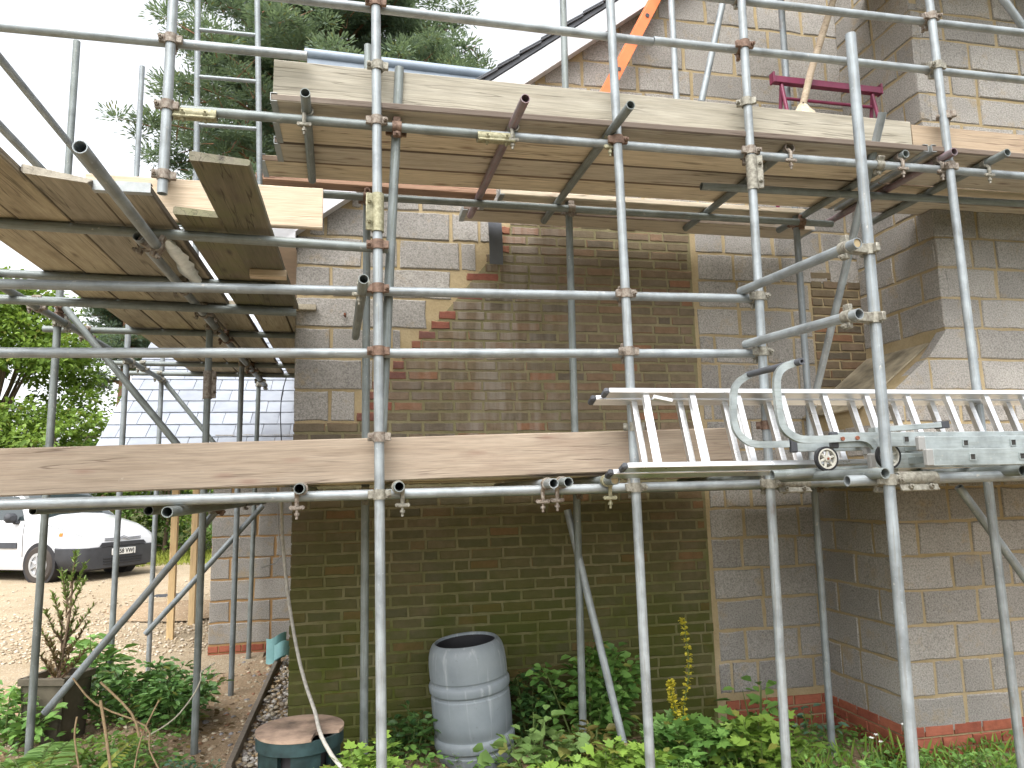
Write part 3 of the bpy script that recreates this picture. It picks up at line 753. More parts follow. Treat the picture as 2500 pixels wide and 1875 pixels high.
# across: transoms under the decks
ups = [(745, 226, 4.5), (1283, 240, 4.95), (1540, 256, 4.98), (1920, 368, 4.98), (2212, 375, 4.92), (2330, 370, 4.75), (2460, 372, 4.75)]
ZT = 3.594
tops = []
for i, (px, py, ye) in enumerate(ups):
    a = aZ(px, py, ZT); t = tube('transom', a, (a.x-.03*(ye-a.y), ye, ZT), front_sc, galv_red if i in (1, 5) else galv[2])
    tops.append(t); putlog(t, (a.x-.002, YL, ZT), (0, 1, 0), (a.x, YL, ZT-.05), None, off=.012)
lows = [(730, 1193), (975, 1188), (1352, 1180), (1388, 1177), (1502, 1172)]
for i, (px, py) in enumerate(lows):
    a = aY(px, py, 3.47); t = tube('transom', a, (a.x-.02, 4.9, a.z), front_sc, galv[1 if i == 2 else 2], i == 4)
    putlog(t, (a.x, YL-.055, a.z), (0, 1, 0), (a.x, YL, a.z-.05), None, off=(.020 if i in (0, 2, 3) else -.022))
a = aY(408, 1250, 3.45); tube('transom', a, (a.x-.03, 5.6, a.z+.01), front_sc, galv[2])
for X in (2.2, 2.9, 3.6):
    t = tube('transom', (X, 2.80, 1.692), (X, 4.9, 1.692), front_sc, galv[2])
# loose-ended and raking tubes
k1 = tube('tie_tube', aY(888, 681, 3.42), aY(868, 822, 4.55), front_sc, galv[2]); putlog(k1, aY(887, 690, 3.52), (0, 1, 0), aY(888, 705, 3.65), coup[2], off=.02)
k2 = tube('brace', aY(975, 166, 3.70), aY(932, 1060, 3.70), front_sc, galv[2])
k3 = tube('brace', aY(2155, 274, 3.56), aY(1982, 1000, 4.60), front_sc, galv[1])
k4 = tube('brace', aY(1385, 1245, 4.74), aY(1535, 1868, 4.45), front_sc, galv[1])
k5 = tube('brace', aY(2340, 1188, 3.72), aY(2560, 1490, 3.72), front_sc, galv[1])
k6 = tube('brace', aY(1712, 250, 4.55), aY(1770, -20, 4.55), front_sc, galv[0])
k7 = tube('brace', aY(2440, -15, 3.75), aY(2560, 152, 3.75), front_sc, galv[0])
r1 = tube('guard_rail', aY(2094, 593, 2.765), aY(1807, 712, 3.66), front_sc, galv[0], True)
r2 = tube('guard_rail', aY(2098, 766, 2.775), aY(1820, 841, 3.66), front_sc, galv[1])
# clamps
for S, rails in ((S1, (rA, rD, rE, lC, lF, lCp)), (S2, (lC2, rD, rE, lF)), (S3, (rB, rA2, lC2, rD, rE, lF)), (S5, (rB, rA2, lC2)), (S0, (rG, lC)), (S4, (lF2,)), (b1, (lB, lBF)), (b2, (lB, lBF)), (b3, (lB, lBF))):
    for k, Rl in enumerate(rails): clamp(S, Rl, None, rnd.choice((-1, 1)))
clamp(r1, S4, coup[2]); clamp(r2, S4, coup[2]); clamp(k2, lC, coup[0]); clamp(k3, lC2, coup[2])
p = cross(S0, lCp); coupler(S0, aY(400, 428, 3.62), (0, 0, 1), aY(400, 428, 3.67), (1, 0, 0), coup[1])
coupler(S1, aY(922, 162, YF), (0, 0, 1), aY(922, 162, YF+.05), (1, 0, 0), coup[2])
coupler(S3, aY(1822, 250, YF), (0, 0, 1), aY(1822, 250, YF+.05), (1, 0, 0), coup[2])
coupler(S5, aY(2310, 283, YF), (0, 0, 1), aY(2310, 283, YF+.05), (1, 0, 0), coup[1])
coupler(S1, aY(926, 1067, YF), (0, 0, 1), aY(926, 1067, YF+.05), (1, 0, 0), coup[1])
coupler(S2, aY(1548, 1042, YF), (0, 0, 1), aY(1548, 1042, YF+.05), (1, 0, 0), coup[2])
coupler(S3, aY(1872, 1038, YF), (0, 0, 1), aY(1872, 1038, YF+.05), (1, 0, 0), coup[0])
sleeve(S1, aY(922, 520, YF), (0, 0, 1), coup[3], Vector((-1, -.35, 0)))
sleeve(S3, aY(1836, 423, YF), (0, 0, 1), coup[2], Vector((1, -.6, 0)))
sleeve(lC, aY(478, 280, YL), (1, 0, 0), coup[3], Vector((0, -.8, -.6)))
sleeve(lC2, aY(1210, 337, YL), (1, 0, 0), coup[3], Vector((0, -.8, -.6)))
sleeve(lF, aY(1932, 1180, YL), (1, 0, 0), coup[2], Vector((0, -.6, -.8)))
sleeve(lF2, aY(2235, 1168, 2.91), (1, 0, 0), coup[2], Vector((0, -.45, -.9)))

# ---- side scaffold running back along the house
ZSL, ZST = 2.877, 2.925
p140 = tube('standard', (-2.07, 5.52, gz(-2, 5.5)-.05), (-2.07, 5.52, 5.0), side_sc, galv[2])
p305 = tube('standard', (-2.06, 7.03, -.05), (-2.06, 7.03, 5.72), side_sc, galv[0])
p390 = tube('standard', (-2.03, 8.10, -.05), (-2.03, 8.10, 4.2), side_sc, galv[0])
p515 = tube('standard', (-1.08, 5.54, -.05), (-1.08, 5.54, 3.06), side_sc, galv[2])
p590 = tube('standard', (-1.10, 7.09, -.05), (-1.09, 7.09, 3.05), side_sc, galv[0])
p630 = tube('standard', (-1.14, 8.40, -.05), (-1.11, 8.40, 2.98), side_sc, galv[2])
g1 = tube('guard_rail', (-2.01, 2.9, 4.14), (-2.01, 6.0, 4.12), side_sc, galv[1])
g2 = tube('guard_rail', (-2.01, 2.9, 3.77), (-2.01, 6.6, 3.74), side_sc, galv[1])
sl1 = tube('ledger', (-2.02, 2.7, ZSL), (-2.02, 8.25, ZSL), side_sc, galv[2])
sl2 = tube('ledger', (-1.035, 3.6, ZSL), (-1.05, 8.5, ZSL), side_sc, galv[0])
sl3 = tube('ledger', aZ(195, 358, 2.83), aZ(388, 607, 2.83), side_sc, galv[0])
sl4 = tube('ledger', (-1.035, 4.0, 1.60), (-1.035, 8.5, 1.60), side_sc, galv[2])
sl5 = tube('ledger', (-2.02, 5.2, 1.60), (-2.02, 8.3, 1.60), side_sc, galv[2])
for (x0, y0), (x1, y1) in (((-2.4, 4.45), (-.52, 4.56)), ((-2.4, 5.03), (-.47, 5.16)), ((-2.32, 5.93), (-.50, 6.0)), ((-2.34, 7.38), (-.52, 7.44)), ((-2.3, 7.97), (-.52, 8.05))):
    t = tube('transom', (x0, y0, ZST), (x1, y1, ZST), side_sc, galv[2])
    clamp(t, sl1); clamp(t, sl2)
t = tube('transom', (-2.3, 4.70, 2.835), (-.42, 4.84, 2.83), side_sc, galv[2])
bA = tube('brace', aY(532, 1243, 5.60), aY(108, 1742, 5.60), side_sc, galv[0])
bB = tube('brace', aY(642, 1234, 7.13), aY(355, 1548, 7.13), side_sc, galv[0])
bC = tube('brace', aY(148, 738, 5.46), aY(520, 1192, 5.46), side_sc, galv[2])
bD = tube('brace', aY(400, 930, 8.2), aY(610, 1190, 8.2), side_sc, galv[2])
for A, B in ((p140, sl1), (p305, sl1), (p390, sl1), (p515, sl2), (p590, sl2), (p630, sl2), (p140, g2), (p515, sl4), (p590, sl4)): clamp(A, B)
coupler(p515, aY(525, 1240, 5.56), (0, 0, 1), aY(532, 1243, 5.60), (.5, 0, .6), coup[0]); coupler(p140, (-2.07, 5.52, 2.93), (0, 0, 1), aY(152, 742, 5.46), (.6, 0, -.6), coup[0])
sleeve(p515, aY(507, 940, 5.54), (0, 0, 1), coup[1], Vector((1, -.2, 0)))
coupler(sl2, Vector((-1.035, 3.72, ZSL)), (0, 1, 0), aZ(384, 600, 2.83), (0, 1, 0), coup[1])

# ================================================================ boards
band_m = galv_mat('board_end_band', (.30, .32, .32), .5, .45, (.3, .3, .28))
def board(p0, p1, wdir, w, t, mat, label, group=None, bands=(True, True), seed=0, bow=.006, name='scaffold_board', chip=None):
    """p0-p1 centre line of the board, wdir = direction of its width"""
    p0, p1 = Vector(p0), Vector(p1); x = (p1-p0).normalized(); y = Vector(wdir); y = (y-x*y.dot(x)).normalized(); z = x.cross(y); L = (p1-p0).length
    r = random.Random(seed*17+5); n = 10; vs = []; c = .006
    prof = [(-w/2+c, -t/2), (w/2-c, -t/2), (w/2, -t/2+c), (w/2, t/2-c), (w/2-c, t/2), (-w/2+c, t/2), (-w/2, t/2-c), (-w/2, -t/2+c)]
    ph = r.uniform(0, 6)
    for i in range(n+1):
        s = i/n; dy = bow*math.sin(3*s+ph); dz = bow*.7*math.sin(2.3*s+ph*1.7)*(0 if bow == 0 else 1); wv = 1+r.uniform(-.008, .008)
        for a, b in prof:
            xx = -L/2+L*s
            if chip and i == 0: xx += chip*max(0, (a/w+.5))**2*(1 if b < 0 else .55)+r.uniform(0, .012)
            vs.append((xx, a*wv+dy, b+dz))
    m = MB(); m.add(vs, [(i*8+k, i*8+(k+1) % 8, i*8+8+(k+1) % 8, i*8+8+k) for i in range(n) for k in range(8)]+[tuple(range(8)), tuple(n*8+k for k in range(8))])
    M = mat_from((p0+p1)/2, x, y, z); o = m.build(name, mat, None, 30, None, M); tag(o, label, 'board', group)
    for e, on in zip((0, 1), bands):
        if not on: continue
        xx = -L/2+.014 if e == 0 else L/2-.014
        dy, dz = vs[(0 if e == 0 else n)*8][1]-prof[0][0], vs[(0 if e == 0 else n)*8][2]-prof[0][1]
        bb = MB(); wv = w+.006
        bb.box((xx+(-.016 if e == 0 else .016), dy, dz), (.003, wv, t+.005)); bb.box((xx, dy, dz+t/2+.002), (.032, wv, .003)); bb.box((xx, dy, dz-t/2-.002), (.032, wv, .003))
        q = bb.build('end_band', band_m, None, 0, None, Matrix.Identity(4)); C.objects.unlink(q); del W[q]; put(q, o, M)
    return o
YD = Vector((0, 1, 0)); XD = Vector((1, 0, 0)); ZD = Vector((0, 0, 1))
# upper deck
zd = ZT+TR+.020
starts = (-.455, -.47, -.49, -.60)
ordi = ('nearest', 'second', 'third', 'fourth', 'fifth', 'sixth')
for i in range(4):
    y = 3.712+i*.238
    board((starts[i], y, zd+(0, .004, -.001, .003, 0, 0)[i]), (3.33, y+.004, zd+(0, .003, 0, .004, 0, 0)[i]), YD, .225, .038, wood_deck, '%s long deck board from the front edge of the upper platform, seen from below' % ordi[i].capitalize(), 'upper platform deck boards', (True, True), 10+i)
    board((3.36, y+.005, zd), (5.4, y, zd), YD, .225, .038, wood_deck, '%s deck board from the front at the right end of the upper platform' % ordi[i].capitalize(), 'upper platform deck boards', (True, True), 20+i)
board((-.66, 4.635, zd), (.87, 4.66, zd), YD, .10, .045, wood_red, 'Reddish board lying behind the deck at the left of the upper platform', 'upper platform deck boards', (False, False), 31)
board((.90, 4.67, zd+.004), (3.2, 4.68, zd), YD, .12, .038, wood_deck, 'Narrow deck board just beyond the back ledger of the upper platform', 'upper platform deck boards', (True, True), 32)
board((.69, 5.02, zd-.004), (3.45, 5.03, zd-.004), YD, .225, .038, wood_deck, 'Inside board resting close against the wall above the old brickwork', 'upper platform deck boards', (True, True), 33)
board((.80, 4.845, zd+.002), (3.1, 4.85, zd), YD, .10, .03, wood_grey, 'Thin pale batten lying between the deck and the inside board', None, (True, False), 34)
# upper toe boards
ta, tb_ = aY(668, 190, 3.72), aY(2225, 337, 3.72)
board((ta.x, 3.735, ta.z), (tb_.x, 3.735, tb_.z), ZD, .212, .038, wood_grey, 'Long grey weathered toe board along the front of the upper platform', 'toe boards', (False, False), 41, .004)
a = aY(2228, 345, 3.72)
board((a.x+.003, 3.74, a.z+.01), (5.3, 3.74, a.z+.012), ZD, .20, .038, wood_tan, 'Brown split toe board at the right end of the upper platform', 'toe boards', (False, False), 42, .004, chip=.0)
# pine toe board on the side platform
a, b = aY(208, 478, 3.715), aY(788, 509, 3.715)
board((a.x, 3.72, a.z), (b.x, 3.72, b.z), ZD, .215, .038, wood_pale, 'Fresh pale pine board on edge at the end of the left platform', 'toe boards', (False, False), 43, .003)
# lower platform
za = 1.79
a, b, c_ = aY(0, 1153, 3.715), aY(830, 1124, 3.715), aY(1500, 1098, 3.715)
board((-2.6, 3.715, a.z-.017*1.0), (2.02, 3.715, b.z+.0175*2.1), ZD, .215, .038, wood_tan, 'Long pinkish brown toe board along the lower platform at eye level', 'toe boards', (False, False), 44, .004)
zl = 1.694+TR+.020
for i in range(6):
    y = 3.855+i*.228
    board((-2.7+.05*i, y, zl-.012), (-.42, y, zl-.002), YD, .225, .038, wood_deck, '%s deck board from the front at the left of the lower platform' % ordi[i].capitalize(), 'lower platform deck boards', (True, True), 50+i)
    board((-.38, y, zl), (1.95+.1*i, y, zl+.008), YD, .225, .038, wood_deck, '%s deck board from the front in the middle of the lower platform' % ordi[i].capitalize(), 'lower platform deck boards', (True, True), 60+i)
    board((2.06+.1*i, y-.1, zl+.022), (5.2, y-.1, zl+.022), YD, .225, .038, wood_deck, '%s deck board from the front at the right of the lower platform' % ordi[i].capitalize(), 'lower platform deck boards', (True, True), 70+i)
# side platform: boards run away from the camera
zs = ZST+TR+.020
near = [(-1.79, 2.35, wood_left, 'Leftmost board of the left platform running out of the frame'), (-1.56, 2.42, wood_left, 'Second board of the left platform, its near end out of the frame'),
        (-1.335, 3.10, wood_left, 'Left platform board with a dark broken near end'), (-1.115, 3.23, wood_left, 'Left platform board with a pale banded near end beside the tube'),
        (-.895, 3.47, wood_dark, 'Short mossy board of the left platform with a chipped near end'), (-.665, 2.885, wood_dark, 'Dark mossy cracked board jutting towards the camera at the left platform')]
for i, (x, y0, m_, lb) in enumerate(near):
    w_ = .222 if i != 4 else .205; gap = .035 if i == 4 else 0
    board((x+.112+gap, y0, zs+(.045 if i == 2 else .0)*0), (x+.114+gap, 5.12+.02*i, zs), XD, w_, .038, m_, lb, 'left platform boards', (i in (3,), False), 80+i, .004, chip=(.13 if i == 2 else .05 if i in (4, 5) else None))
for i in range(6):
    x = -1.73+.229*i+(.045 if i >= 4 else 0)
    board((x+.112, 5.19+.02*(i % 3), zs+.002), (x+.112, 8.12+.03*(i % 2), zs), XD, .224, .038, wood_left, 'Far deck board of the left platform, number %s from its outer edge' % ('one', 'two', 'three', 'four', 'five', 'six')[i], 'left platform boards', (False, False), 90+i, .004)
a = aZ(655, 668, zs-.04); board((a.x-.10, a.y, zs-.043), (a.x+.10, a.y+.01, zs-.043), YD, .07, .045, wood_pale, 'Small wood offcut wedged under the boards beside the block wall', None, (False, False), 99, 0, 'wood_offcut')
# third lift out of sight above, its underside darkens the corner at top right
for i in range(5):
    y = 3.85+i*.229
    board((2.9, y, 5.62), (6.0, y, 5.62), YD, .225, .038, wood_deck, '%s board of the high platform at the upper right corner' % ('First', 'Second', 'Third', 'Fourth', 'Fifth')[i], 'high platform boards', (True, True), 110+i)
# polythene stuffed between the boards
b = MB(); q0, q1 = aZ(408, 585, zs-.045), aZ(482, 692, zs-.045); rr = random.Random(4); vs = []
for i in range(13):
    t = i/12; c_ = q0.lerp(q1, t)
    for k in range(9):
        a_ = 2*math.pi*k/9; r_0 = (.042 if t > .25 else .03)*(1+rr.uniform(-.3, .3))*(1 if 0 < i < 12 else .35)
        vs.append(c_+Vector((math.cos(a_)*r_0*1.0, 0, math.sin(a_)*r_0*.55)))
b.add(vs, [(i*9+k, i*9+(k+1) % 9, i*9+9+(k+1) % 9, i*9+9+k) for i in range(12) for k in range(9)]+[tuple(range(9)), tuple(12*9+k for k in range(9))])
poly_m = plain('pale_polythene', (.74, .80, .82), .25, 0, .1, 20, .4)
tag(b.build('polythene_bag', poly_m, None, 60), 'crumpled pale polythene bag poking down between the left platform boards', 'plastic bag')
# ================================================================ ladders
def sq(b, p0, p1, w, up=ZD, inner=.75, dep=None):
    """square hollow bar"""
    p0, p1 = Vector(p0), Vector(p1); x = (p1-p0).normalized(); y = up.cross(x).normalized(); z = x.cross(y); vs = []; dep = dep or w
    for p, s in ((p0, inner), (p0, 1), (p1, 1), (p1, inner)):
        vs += [p+y*a*w/2*s+z*c*dep/2*s for a, c in ((-1, -1), (1, -1), (1, 1), (-1, 1))]
    b.add(vs, [(a*4+k, a*4+(k+1) % 4, ((a+1) % 4)*4+(k+1) % 4, ((a+1) % 4)*4+k) for a in range(4) for k in range(4)])
def bar(b, p0, p1, w, d, up):
    p0, p1 = Vector(p0), Vector(p1); x = (p1-p0).normalized(); y = Vector(up).cross(x).normalized(); z = x.cross(y)
    b.box((p0+p1)/2, ((p1-p0).length, w, d), mat_from(Vector((0, 0, 0)), x, y, z), .002)
# double extension ladder on edge against the standards
v = Vector((0, .33, .944)).normalized(); n = Vector((0, v.z, -v.y))
base = Vector((0, 3.365, 1.752)); x0 = aY(1482, 945, 3.50).x
lad = empty('extension_ladder', (x0, 3.4, 1.73), 'bright aluminium double extension ladder lying on edge along the lower platform', 'ladder')
for sec, (dx, dn) in enumerate(((0, 0), (-.045, .082))):
    o = base+n*dn
    for hgt in (0, .40):
        b = MB(); q = o+v*hgt; bar(b, (x0+dx+(.03 if hgt == 0 else 0), q.y, q.z), (5.3, q.y, q.z), .066, .026, v)
        st_ = b.build('stile', alu, lad)
        c = MB(); e = Vector((x0+dx+(.03 if hgt == 0 else 0), q.y, q.z)); c.box(e+Vector((-.012, 0, 0)), (.03, .070, .030), mat_from(Vector((0, 0, 0)), XD, n, v), .008)
        c.build('end_cap', dark_pl if sec else grey_rub, st_)
    for k in range(16):
        X = 1.405+.252*k-.035*sec
        if X > 5.2: break
        b = MB(); sq(b, Vector((X, o.y, o.z))+v*.012, Vector((X, o.y, o.z))+v*.388, .030, n, .8); b.build('rung', alu, lad)
b = MB(); q = base+v*.36-n*.03; bar(b, (1.43, q.y, q.z), (1.53, q.y, q.z-.02), .02, .03, n); b.build('hook', alu, lad)
# roof ladder with hook and wheels
YN, YR = 2.935, 3.275
zn, zf = aY(2060, 1066, YN).z, aY(1960, 1094, YR).z
zr = (zn+zf)/2
rl = empty('roof_ladder', (2.3, 3.1, 1.74), 'roof ladder with two curved hook arms, dark ridge bar and spoked wheels', 'ladder')
for Y, px, mm in ((YN, 2040, alu_dull), (YR, 1940, alu_dull)):
    X = aY(px, 1070, Y).x; b = MB(); bar(b, (X, Y, zr), (5.3, Y, zr), .026, .066, ZD); so_ = b.build('stile', mm, rl)
    c = MB(); c.box((X-.01, Y, zr), (.035, .032, .074), None, .006); c.build('end_cap', dark_pl, so_)
for k in range(12):
    X = 2.42+.26*k; b = MB(); sq(b, (X, YN-.016, zr), (X, YR+.016, zr), .030, ZD, .78); rg_ = b.build('rung', alu_dull, rl)
    b = MB(); b.box((X, YN-.004, zr), (.0225, .02, .0225)); b.build('rung_hole_shade', hole_shade, rg_, 0)  # dark plug painting the shade inside the open rung end
def arm(pts, Y, w=.032, t=.010):
    P = [aY(px, py, Y) for px, py in pts]; Q = []
    for i in range(len(P)-1):
        for s in range(4):
            p0, p1, p2, p3 = P[max(i-1, 0)], P[i], P[i+1], P[min(i+2, len(P)-1)]; t_ = s/4
            Q.append(.5*((2*p1)+(p2-p0)*t_+(2*p0-5*p1+4*p2-p3)*t_*t_+(3*p1-p0-3*p2+p3)*t_**3))
    Q.append(P[-1]); vs = []
    for i, q in enumerate(Q):
        tg = (Q[min(i+1, len(Q)-1)]-Q[max(i-1, 0)]).normalized(); nn = Vector((0, 1, 0)).cross(tg).normalized()
        vs += [q+nn*w/2+Vector((0, -t, 0)), q-nn*w/2+Vector((0, -t, 0)), q-nn*w/2+Vector((0, t, 0)), q+nn*w/2+Vector((0, t, 0))]
    b = MB(); m_ = len(Q); b.add(vs, [(i*4+k, i*4+(k+1) % 4, i*4+4+(k+1) % 4, i*4+4+k) for i in range(m_-1) for k in range(4)]+[(0, 1, 2, 3), tuple((m_-1)*4+k for k in range(4))])
    return b
arm([(1940, 886), (1913, 897), (1898, 917), (1896, 950), (1900, 990), (1906, 1028), (1917, 1050), (1940, 1067), (1967, 1073), (2039, 1071), (2098, 1068), (2122, 1076), (2136, 1092)], YN-.03).build('hook_arm', alu_dull, rl, 50)
arm([(1830, 915), (1806, 930), (1793, 951), (1790, 987), (1792, 1031), (1802, 1058), (1822, 1076), (1849, 1085), (1925, 1084)], YR).build('hook_arm', alu_dull, rl, 50)
b = MB(); b.hollow(aY(1824, 915, YR+.01), aY(1958, 882, YN-.075), .0155, .008, 14); b.build('ridge_bar', grey_rub, rl)
for px, py in ((2057, 1071), (2093, 1069)):
    p = aY(px, py, YN-.042); b = MB(); b.tube([p+Vector((0, -.006, 0)), p+Vector((0, .03, 0))], .009, 8); b.build('bolt', rust, rl)
for px, py, Y in ((2017, 1120, YR-.03), (2168, 1113, YN+.04)):
    c = aY(px, py, Y); rr_ = .060; b = MB()
    b.ring(c, (0, 1, 0), rr_, rr_-.010, .022, 28); wh = b.build('wheel', black_pl, rl)
    b = MB(); b.ring(c, (0, 1, 0), rr_-.010, rr_-.017, .024, 28); b.ring(c, (0, 1, 0), .014, .004, .03, 12)
    for k in range(6):
        a_ = k*math.pi/3+.3; d = Vector((math.cos(a_), 0, math.sin(a_))); bar(b, c+d*.012, c+d*(rr_-.012), .012, .011, d.cross(YD))
    b.build('rim', plain('cream_wheel_plastic', (.50, .49, .43), .5), wh)
    b = MB(); b.tube([c+Vector((0, -.02, 0)), c+Vector((0, .02, 0))], .006, 8); b.build('axle', rust, wh)
b = MB(); q0, q1 = aY(2128, 1051, 3.08), aY(2290, 1038, 3.08); bar(b, q0, q1, .05, .026, ZD); sb = b.build('stay_bar', alu_dull, rl)
b = MB(); q2 = aY(2308, 1037, 3.08); bar(b, q1, q2, .056, .034, ZD); b.build('rubber_end', dark_pl, sb)
# nested ladder lying flat in front
fl_ = empty('extension_ladder', (2.4, 2.9, 1.72), 'flat grey double ladder with square rung ends, nearest of the ladders at the right edge', 'ladder')
for sec, (px, py, Y, cut) in enumerate(((2274, 1117, 2.735, 2.66), (2254, 1083, 2.845, 2.57))):
    s = aY(px, py, Y); hgt = .072 if sec == 0 else .062
    for dY in (0, .36):
        b = MB(); bar(b, (s.x, Y+dY, s.z), (5.3, Y+dY, s.z), .024, hgt, ZD); so_ = b.build('stile', alu_dull, fl_)
        c = MB(); c.box((s.x-.008, Y+dY+.004, s.z), (.04, .030, hgt+.003), None, .006); c.build('end_cap', plain('grey_end_cap', (.22, .22, .21), .6), so_)
    X = aY(2368 if sec == 0 else 2351, py, Y).x
    for k in range(10):
        b = MB(); sq(b, (X+.252*k, Y-.018, s.z), (X+.252*k, Y+.376, s.z), .030, ZD, .78); rg_ = b.build('rung', alu_dull, fl_)
        b = MB(); b.box((X+.252*k, Y-.005, s.z), (.0225, .02, .0225)); b.build('rung_hole_shade', hole_shade, rg_, 0)  # small dark box in place of the rung's shaded hollow
# steel access ladder standing on the side platform
al = empty('access_ladder', (-.78, 4.2, 2.97), 'upright steel tube ladder rising behind the pine board on the left', 'ladder')
zs_ = [aY(481, y, 4.2).z for y in (72, 188, 304)]; step = (zs_[0]-zs_[2])/2
for a0, a1 in (((480, 380), (483, 0)), ((634, 445), (628, 0))):
    p, q = aY(*a0, 4.2), aY(*a1, 4.2); d = (q-p)/(q.z-p.z); b = MB(); b.tube([p+d*(2.975-p.z), q+d*.7], .016, 12); b.build('stile', galv[0], al)
for k in range(-1, 7):
    z = zs_[2]-step+k*step*1.0+step*0
    if z < 3.1: continue
    xl, xr = aY(481, 200, 4.2).x, aY(631, 200, 4.2).x; b = MB(); b.tube([(xl, 4.2, z), (xr, 4.2, z)], .0115, 10); b.build('rung', galv[0], al)
# orange fibreglass ladder leaning on the upper platform
ol = empty('orange_ladder', (1.4, 4.9, 3.66), 'orange fibreglass ladder leaning above the upper toe board', 'ladder')
u0, u1 = aY(1482, 224, 4.82), aY(1600, 0, 4.82); dd = (u1-u0).normalized(); f0 = u0-dd*((u0.z-3.66)/dd.z); f1 = u1+dd*1.2
for dy in (0, .33):
    b = MB(); bar(b, f0+Vector((0, dy, 0)), f1+Vector((0, dy, 0)), .078, .028, YD); b.build('stile', orange_m, ol)
L_ = (f1-f0).length; t0_ = (aY(1516, 175, 4.82)-f0).length; k = -5
while k < 9:
    t = t0_+k*.262; k += 1
    if not .1 < t < L_-.1: continue
    c = f0+dd*t; b = MB(); b.tube([c+Vector((0, -.010, 0)), c+Vector((0, .34, 0))], .014, 10); rg_ = b.build('rung', alu, ol)
    b = MB(); b.ring(c+Vector((0, -.017, 0)), YD, .016, .008, .005, 12); b.tube([c+Vector((0, -.018, 0)), c+Vector((0, -.008, 0))], .008, 8); b.build('rivet', dark_pl, rg_)

# ================================================================ things on the upper platform
tr = empty('trestle', (3.4, 4.62, 3.66), 'maroon steel trestle standing on the upper platform beside the chimney', 'trestle')
p0, p1 = aY(1886, 195, 4.6), aY(2148, 224, 4.6); b = MB(); bar(b, p0, p1, .05, .05, ZD); b.build('top_beam', purple_m, tr)
for p, s in ((p0, 1), (p1, -1)):
    b = MB(); b.box(p+Vector((0, 0, .012)), (.016, .06, .085), None, .003); b.build('end_stop', purple_m, tr)
    lp = p+Vector((.07*s, 0, -.03))
    for dy in (-.18, .18):
        b = MB(); b.tube([lp, Vector((lp.x, lp.y+dy, 3.66))], .014, 10); b.build('leg', purple_m, tr)
b = MB(); b.tube([aY(1912, 240, 4.6), aY(2128, 262, 4.6)], .012, 10); b.build('rail', purple_m, tr)
p0, p1 = aY(1958, 262, 4.45), aY(2038, -20, 4.45); d = (p1-p0).normalized(); b = MB(); rr = random.Random(3)
pp = [p0-d*(p0.z-3.66)/d.z+(p1-p0)*0+d*t*((p1+d*.6-p0).length+.8)/7*1.0+Vector((rr.uniform(-.008, .008), 0, rr.uniform(-.008, .008))) for t in range(8)]
b.tube(pp, [.024+rr.uniform(-.002, .003) for _ in pp], 12)
tag(b.build('timber_prop', wood_mat('rough_pale_pole', (.34, .26, .17), (.46, .37, .26), (.2, .13, .08), knots=.3), None, 60), 'rough pale wooden pole leaning upright over the upper platform', 'pole')
m_ = aY(1962, 256, 4.15); b = MB(); N1, N2 = 14, 26; vs = []
for i in range(N1):
    for k in range(N2):
        t = i/(N1-1); a_ = 2*math.pi*k/N2; r_0 = .36*t*(1+.10*math.sin(3*a_+1)+.05*math.sin(7*a_)); h_ = (m_.z+.01-3.66)*(1-t**1.35)+rr.uniform(-.02, .02)*(1-t)
        vs.append((m_.x+r_0*math.cos(a_), 4.16+r_0*.75*math.sin(a_), 3.664+max(0, h_)))
b.add(vs, [(i*N2+k, i*N2+(k+1) % N2, (i+1)*N2+(k+1) % N2, (i+1)*N2+k) for i in range(N1-1) for k in range(N2)])
tag(b.build('mortar_heap', soil_mat('fresh_mortar', (.56, .47, .33), (.68, .59, .44), (.74, .67, .54), 1.5, .3), None, 70), 'small heap of pale mortar on the upper platform by the pole', 'mortar heap')

# ================================================================ garden objects
bm_ = NT('blue_grey_barrel_plastic'); v_ = bm_.obj(); st1 = bm_.noise(bm_.map(v_, (14, 14, .9)), 1.5, 5, .6); st2 = bm_.noise(v_, 5, 5)
c_ = bm_.ramp(st2, [(.3, (.165, .19, .21)), (.7, (.225, .255, .275))]); c_ = bm_.mix(bm_.ramp(st1, [(.54, 0.0), (.68, .6)]), c_, (.38, .41, .42)); c_ = bm_.mix(bm_.ramp(bm_.noise(v_, 26, 5, .7), [(.63, 0.0), (.72, .5)]), c_, (.10, .11, .11))
barrel_m = bm_.fin(c_, .48, 0, bump=bm_.noise(v_, 60, 4), bstr=.12, bdist=.003, spec=.4)
bb = aZ(1166, 1888, -.03); bc = Vector((bb.x+.03, bb.y+.22, -.05))
M = Matrix.Rotation(R(-5), 4, 'Y') @ Matrix.Rotation(R(2), 4, 'X')
prof = [(.0, 0), (.225, 0), (.236, .02), (.243, .10), (.246, .115), (.240, .122), (.240, .135), (.256, .150), (.259, .165), (.259, .190), (.254, .203), (.243, .212), (.243, .225), (.249, .236), (.252, .30), (.252, .42), (.250, .452), (.243, .460), (.243, .472), (.256, .486), (.259, .500), (.259, .524), (.254, .536), (.243, .545), (.243, .556), (.249, .566), (.249, .64), (.243, .705), (.232, .745), (.216, .772), (.202, .782), (.193, .778), (.190, .765)]
sc_ = (aY(1155, 1550, bc.y).z+.05)/.80
b = MB(); b.lathe([(r*1.0, z*sc_) for r, z in prof], (0, 0, 0), 56)
wb = tag(b.build('water_butt', barrel_m, None, 30, None, Matrix.Translation(bc) @ M), 'open blue grey plastic water butt with ribbed bands standing before the brick wall', 'water butt')
b = MB(); b.lathe([(r, z*sc_) for r, z in ((.190, .766), (.190, .70), (.20, .6), (.21, .12), (.001, .11))], (0, 0, 0), 48); b.build('inside', black_pl, wb, 40, None, W[wb])  # black lining puts the shade of the barrel's depth into the colour
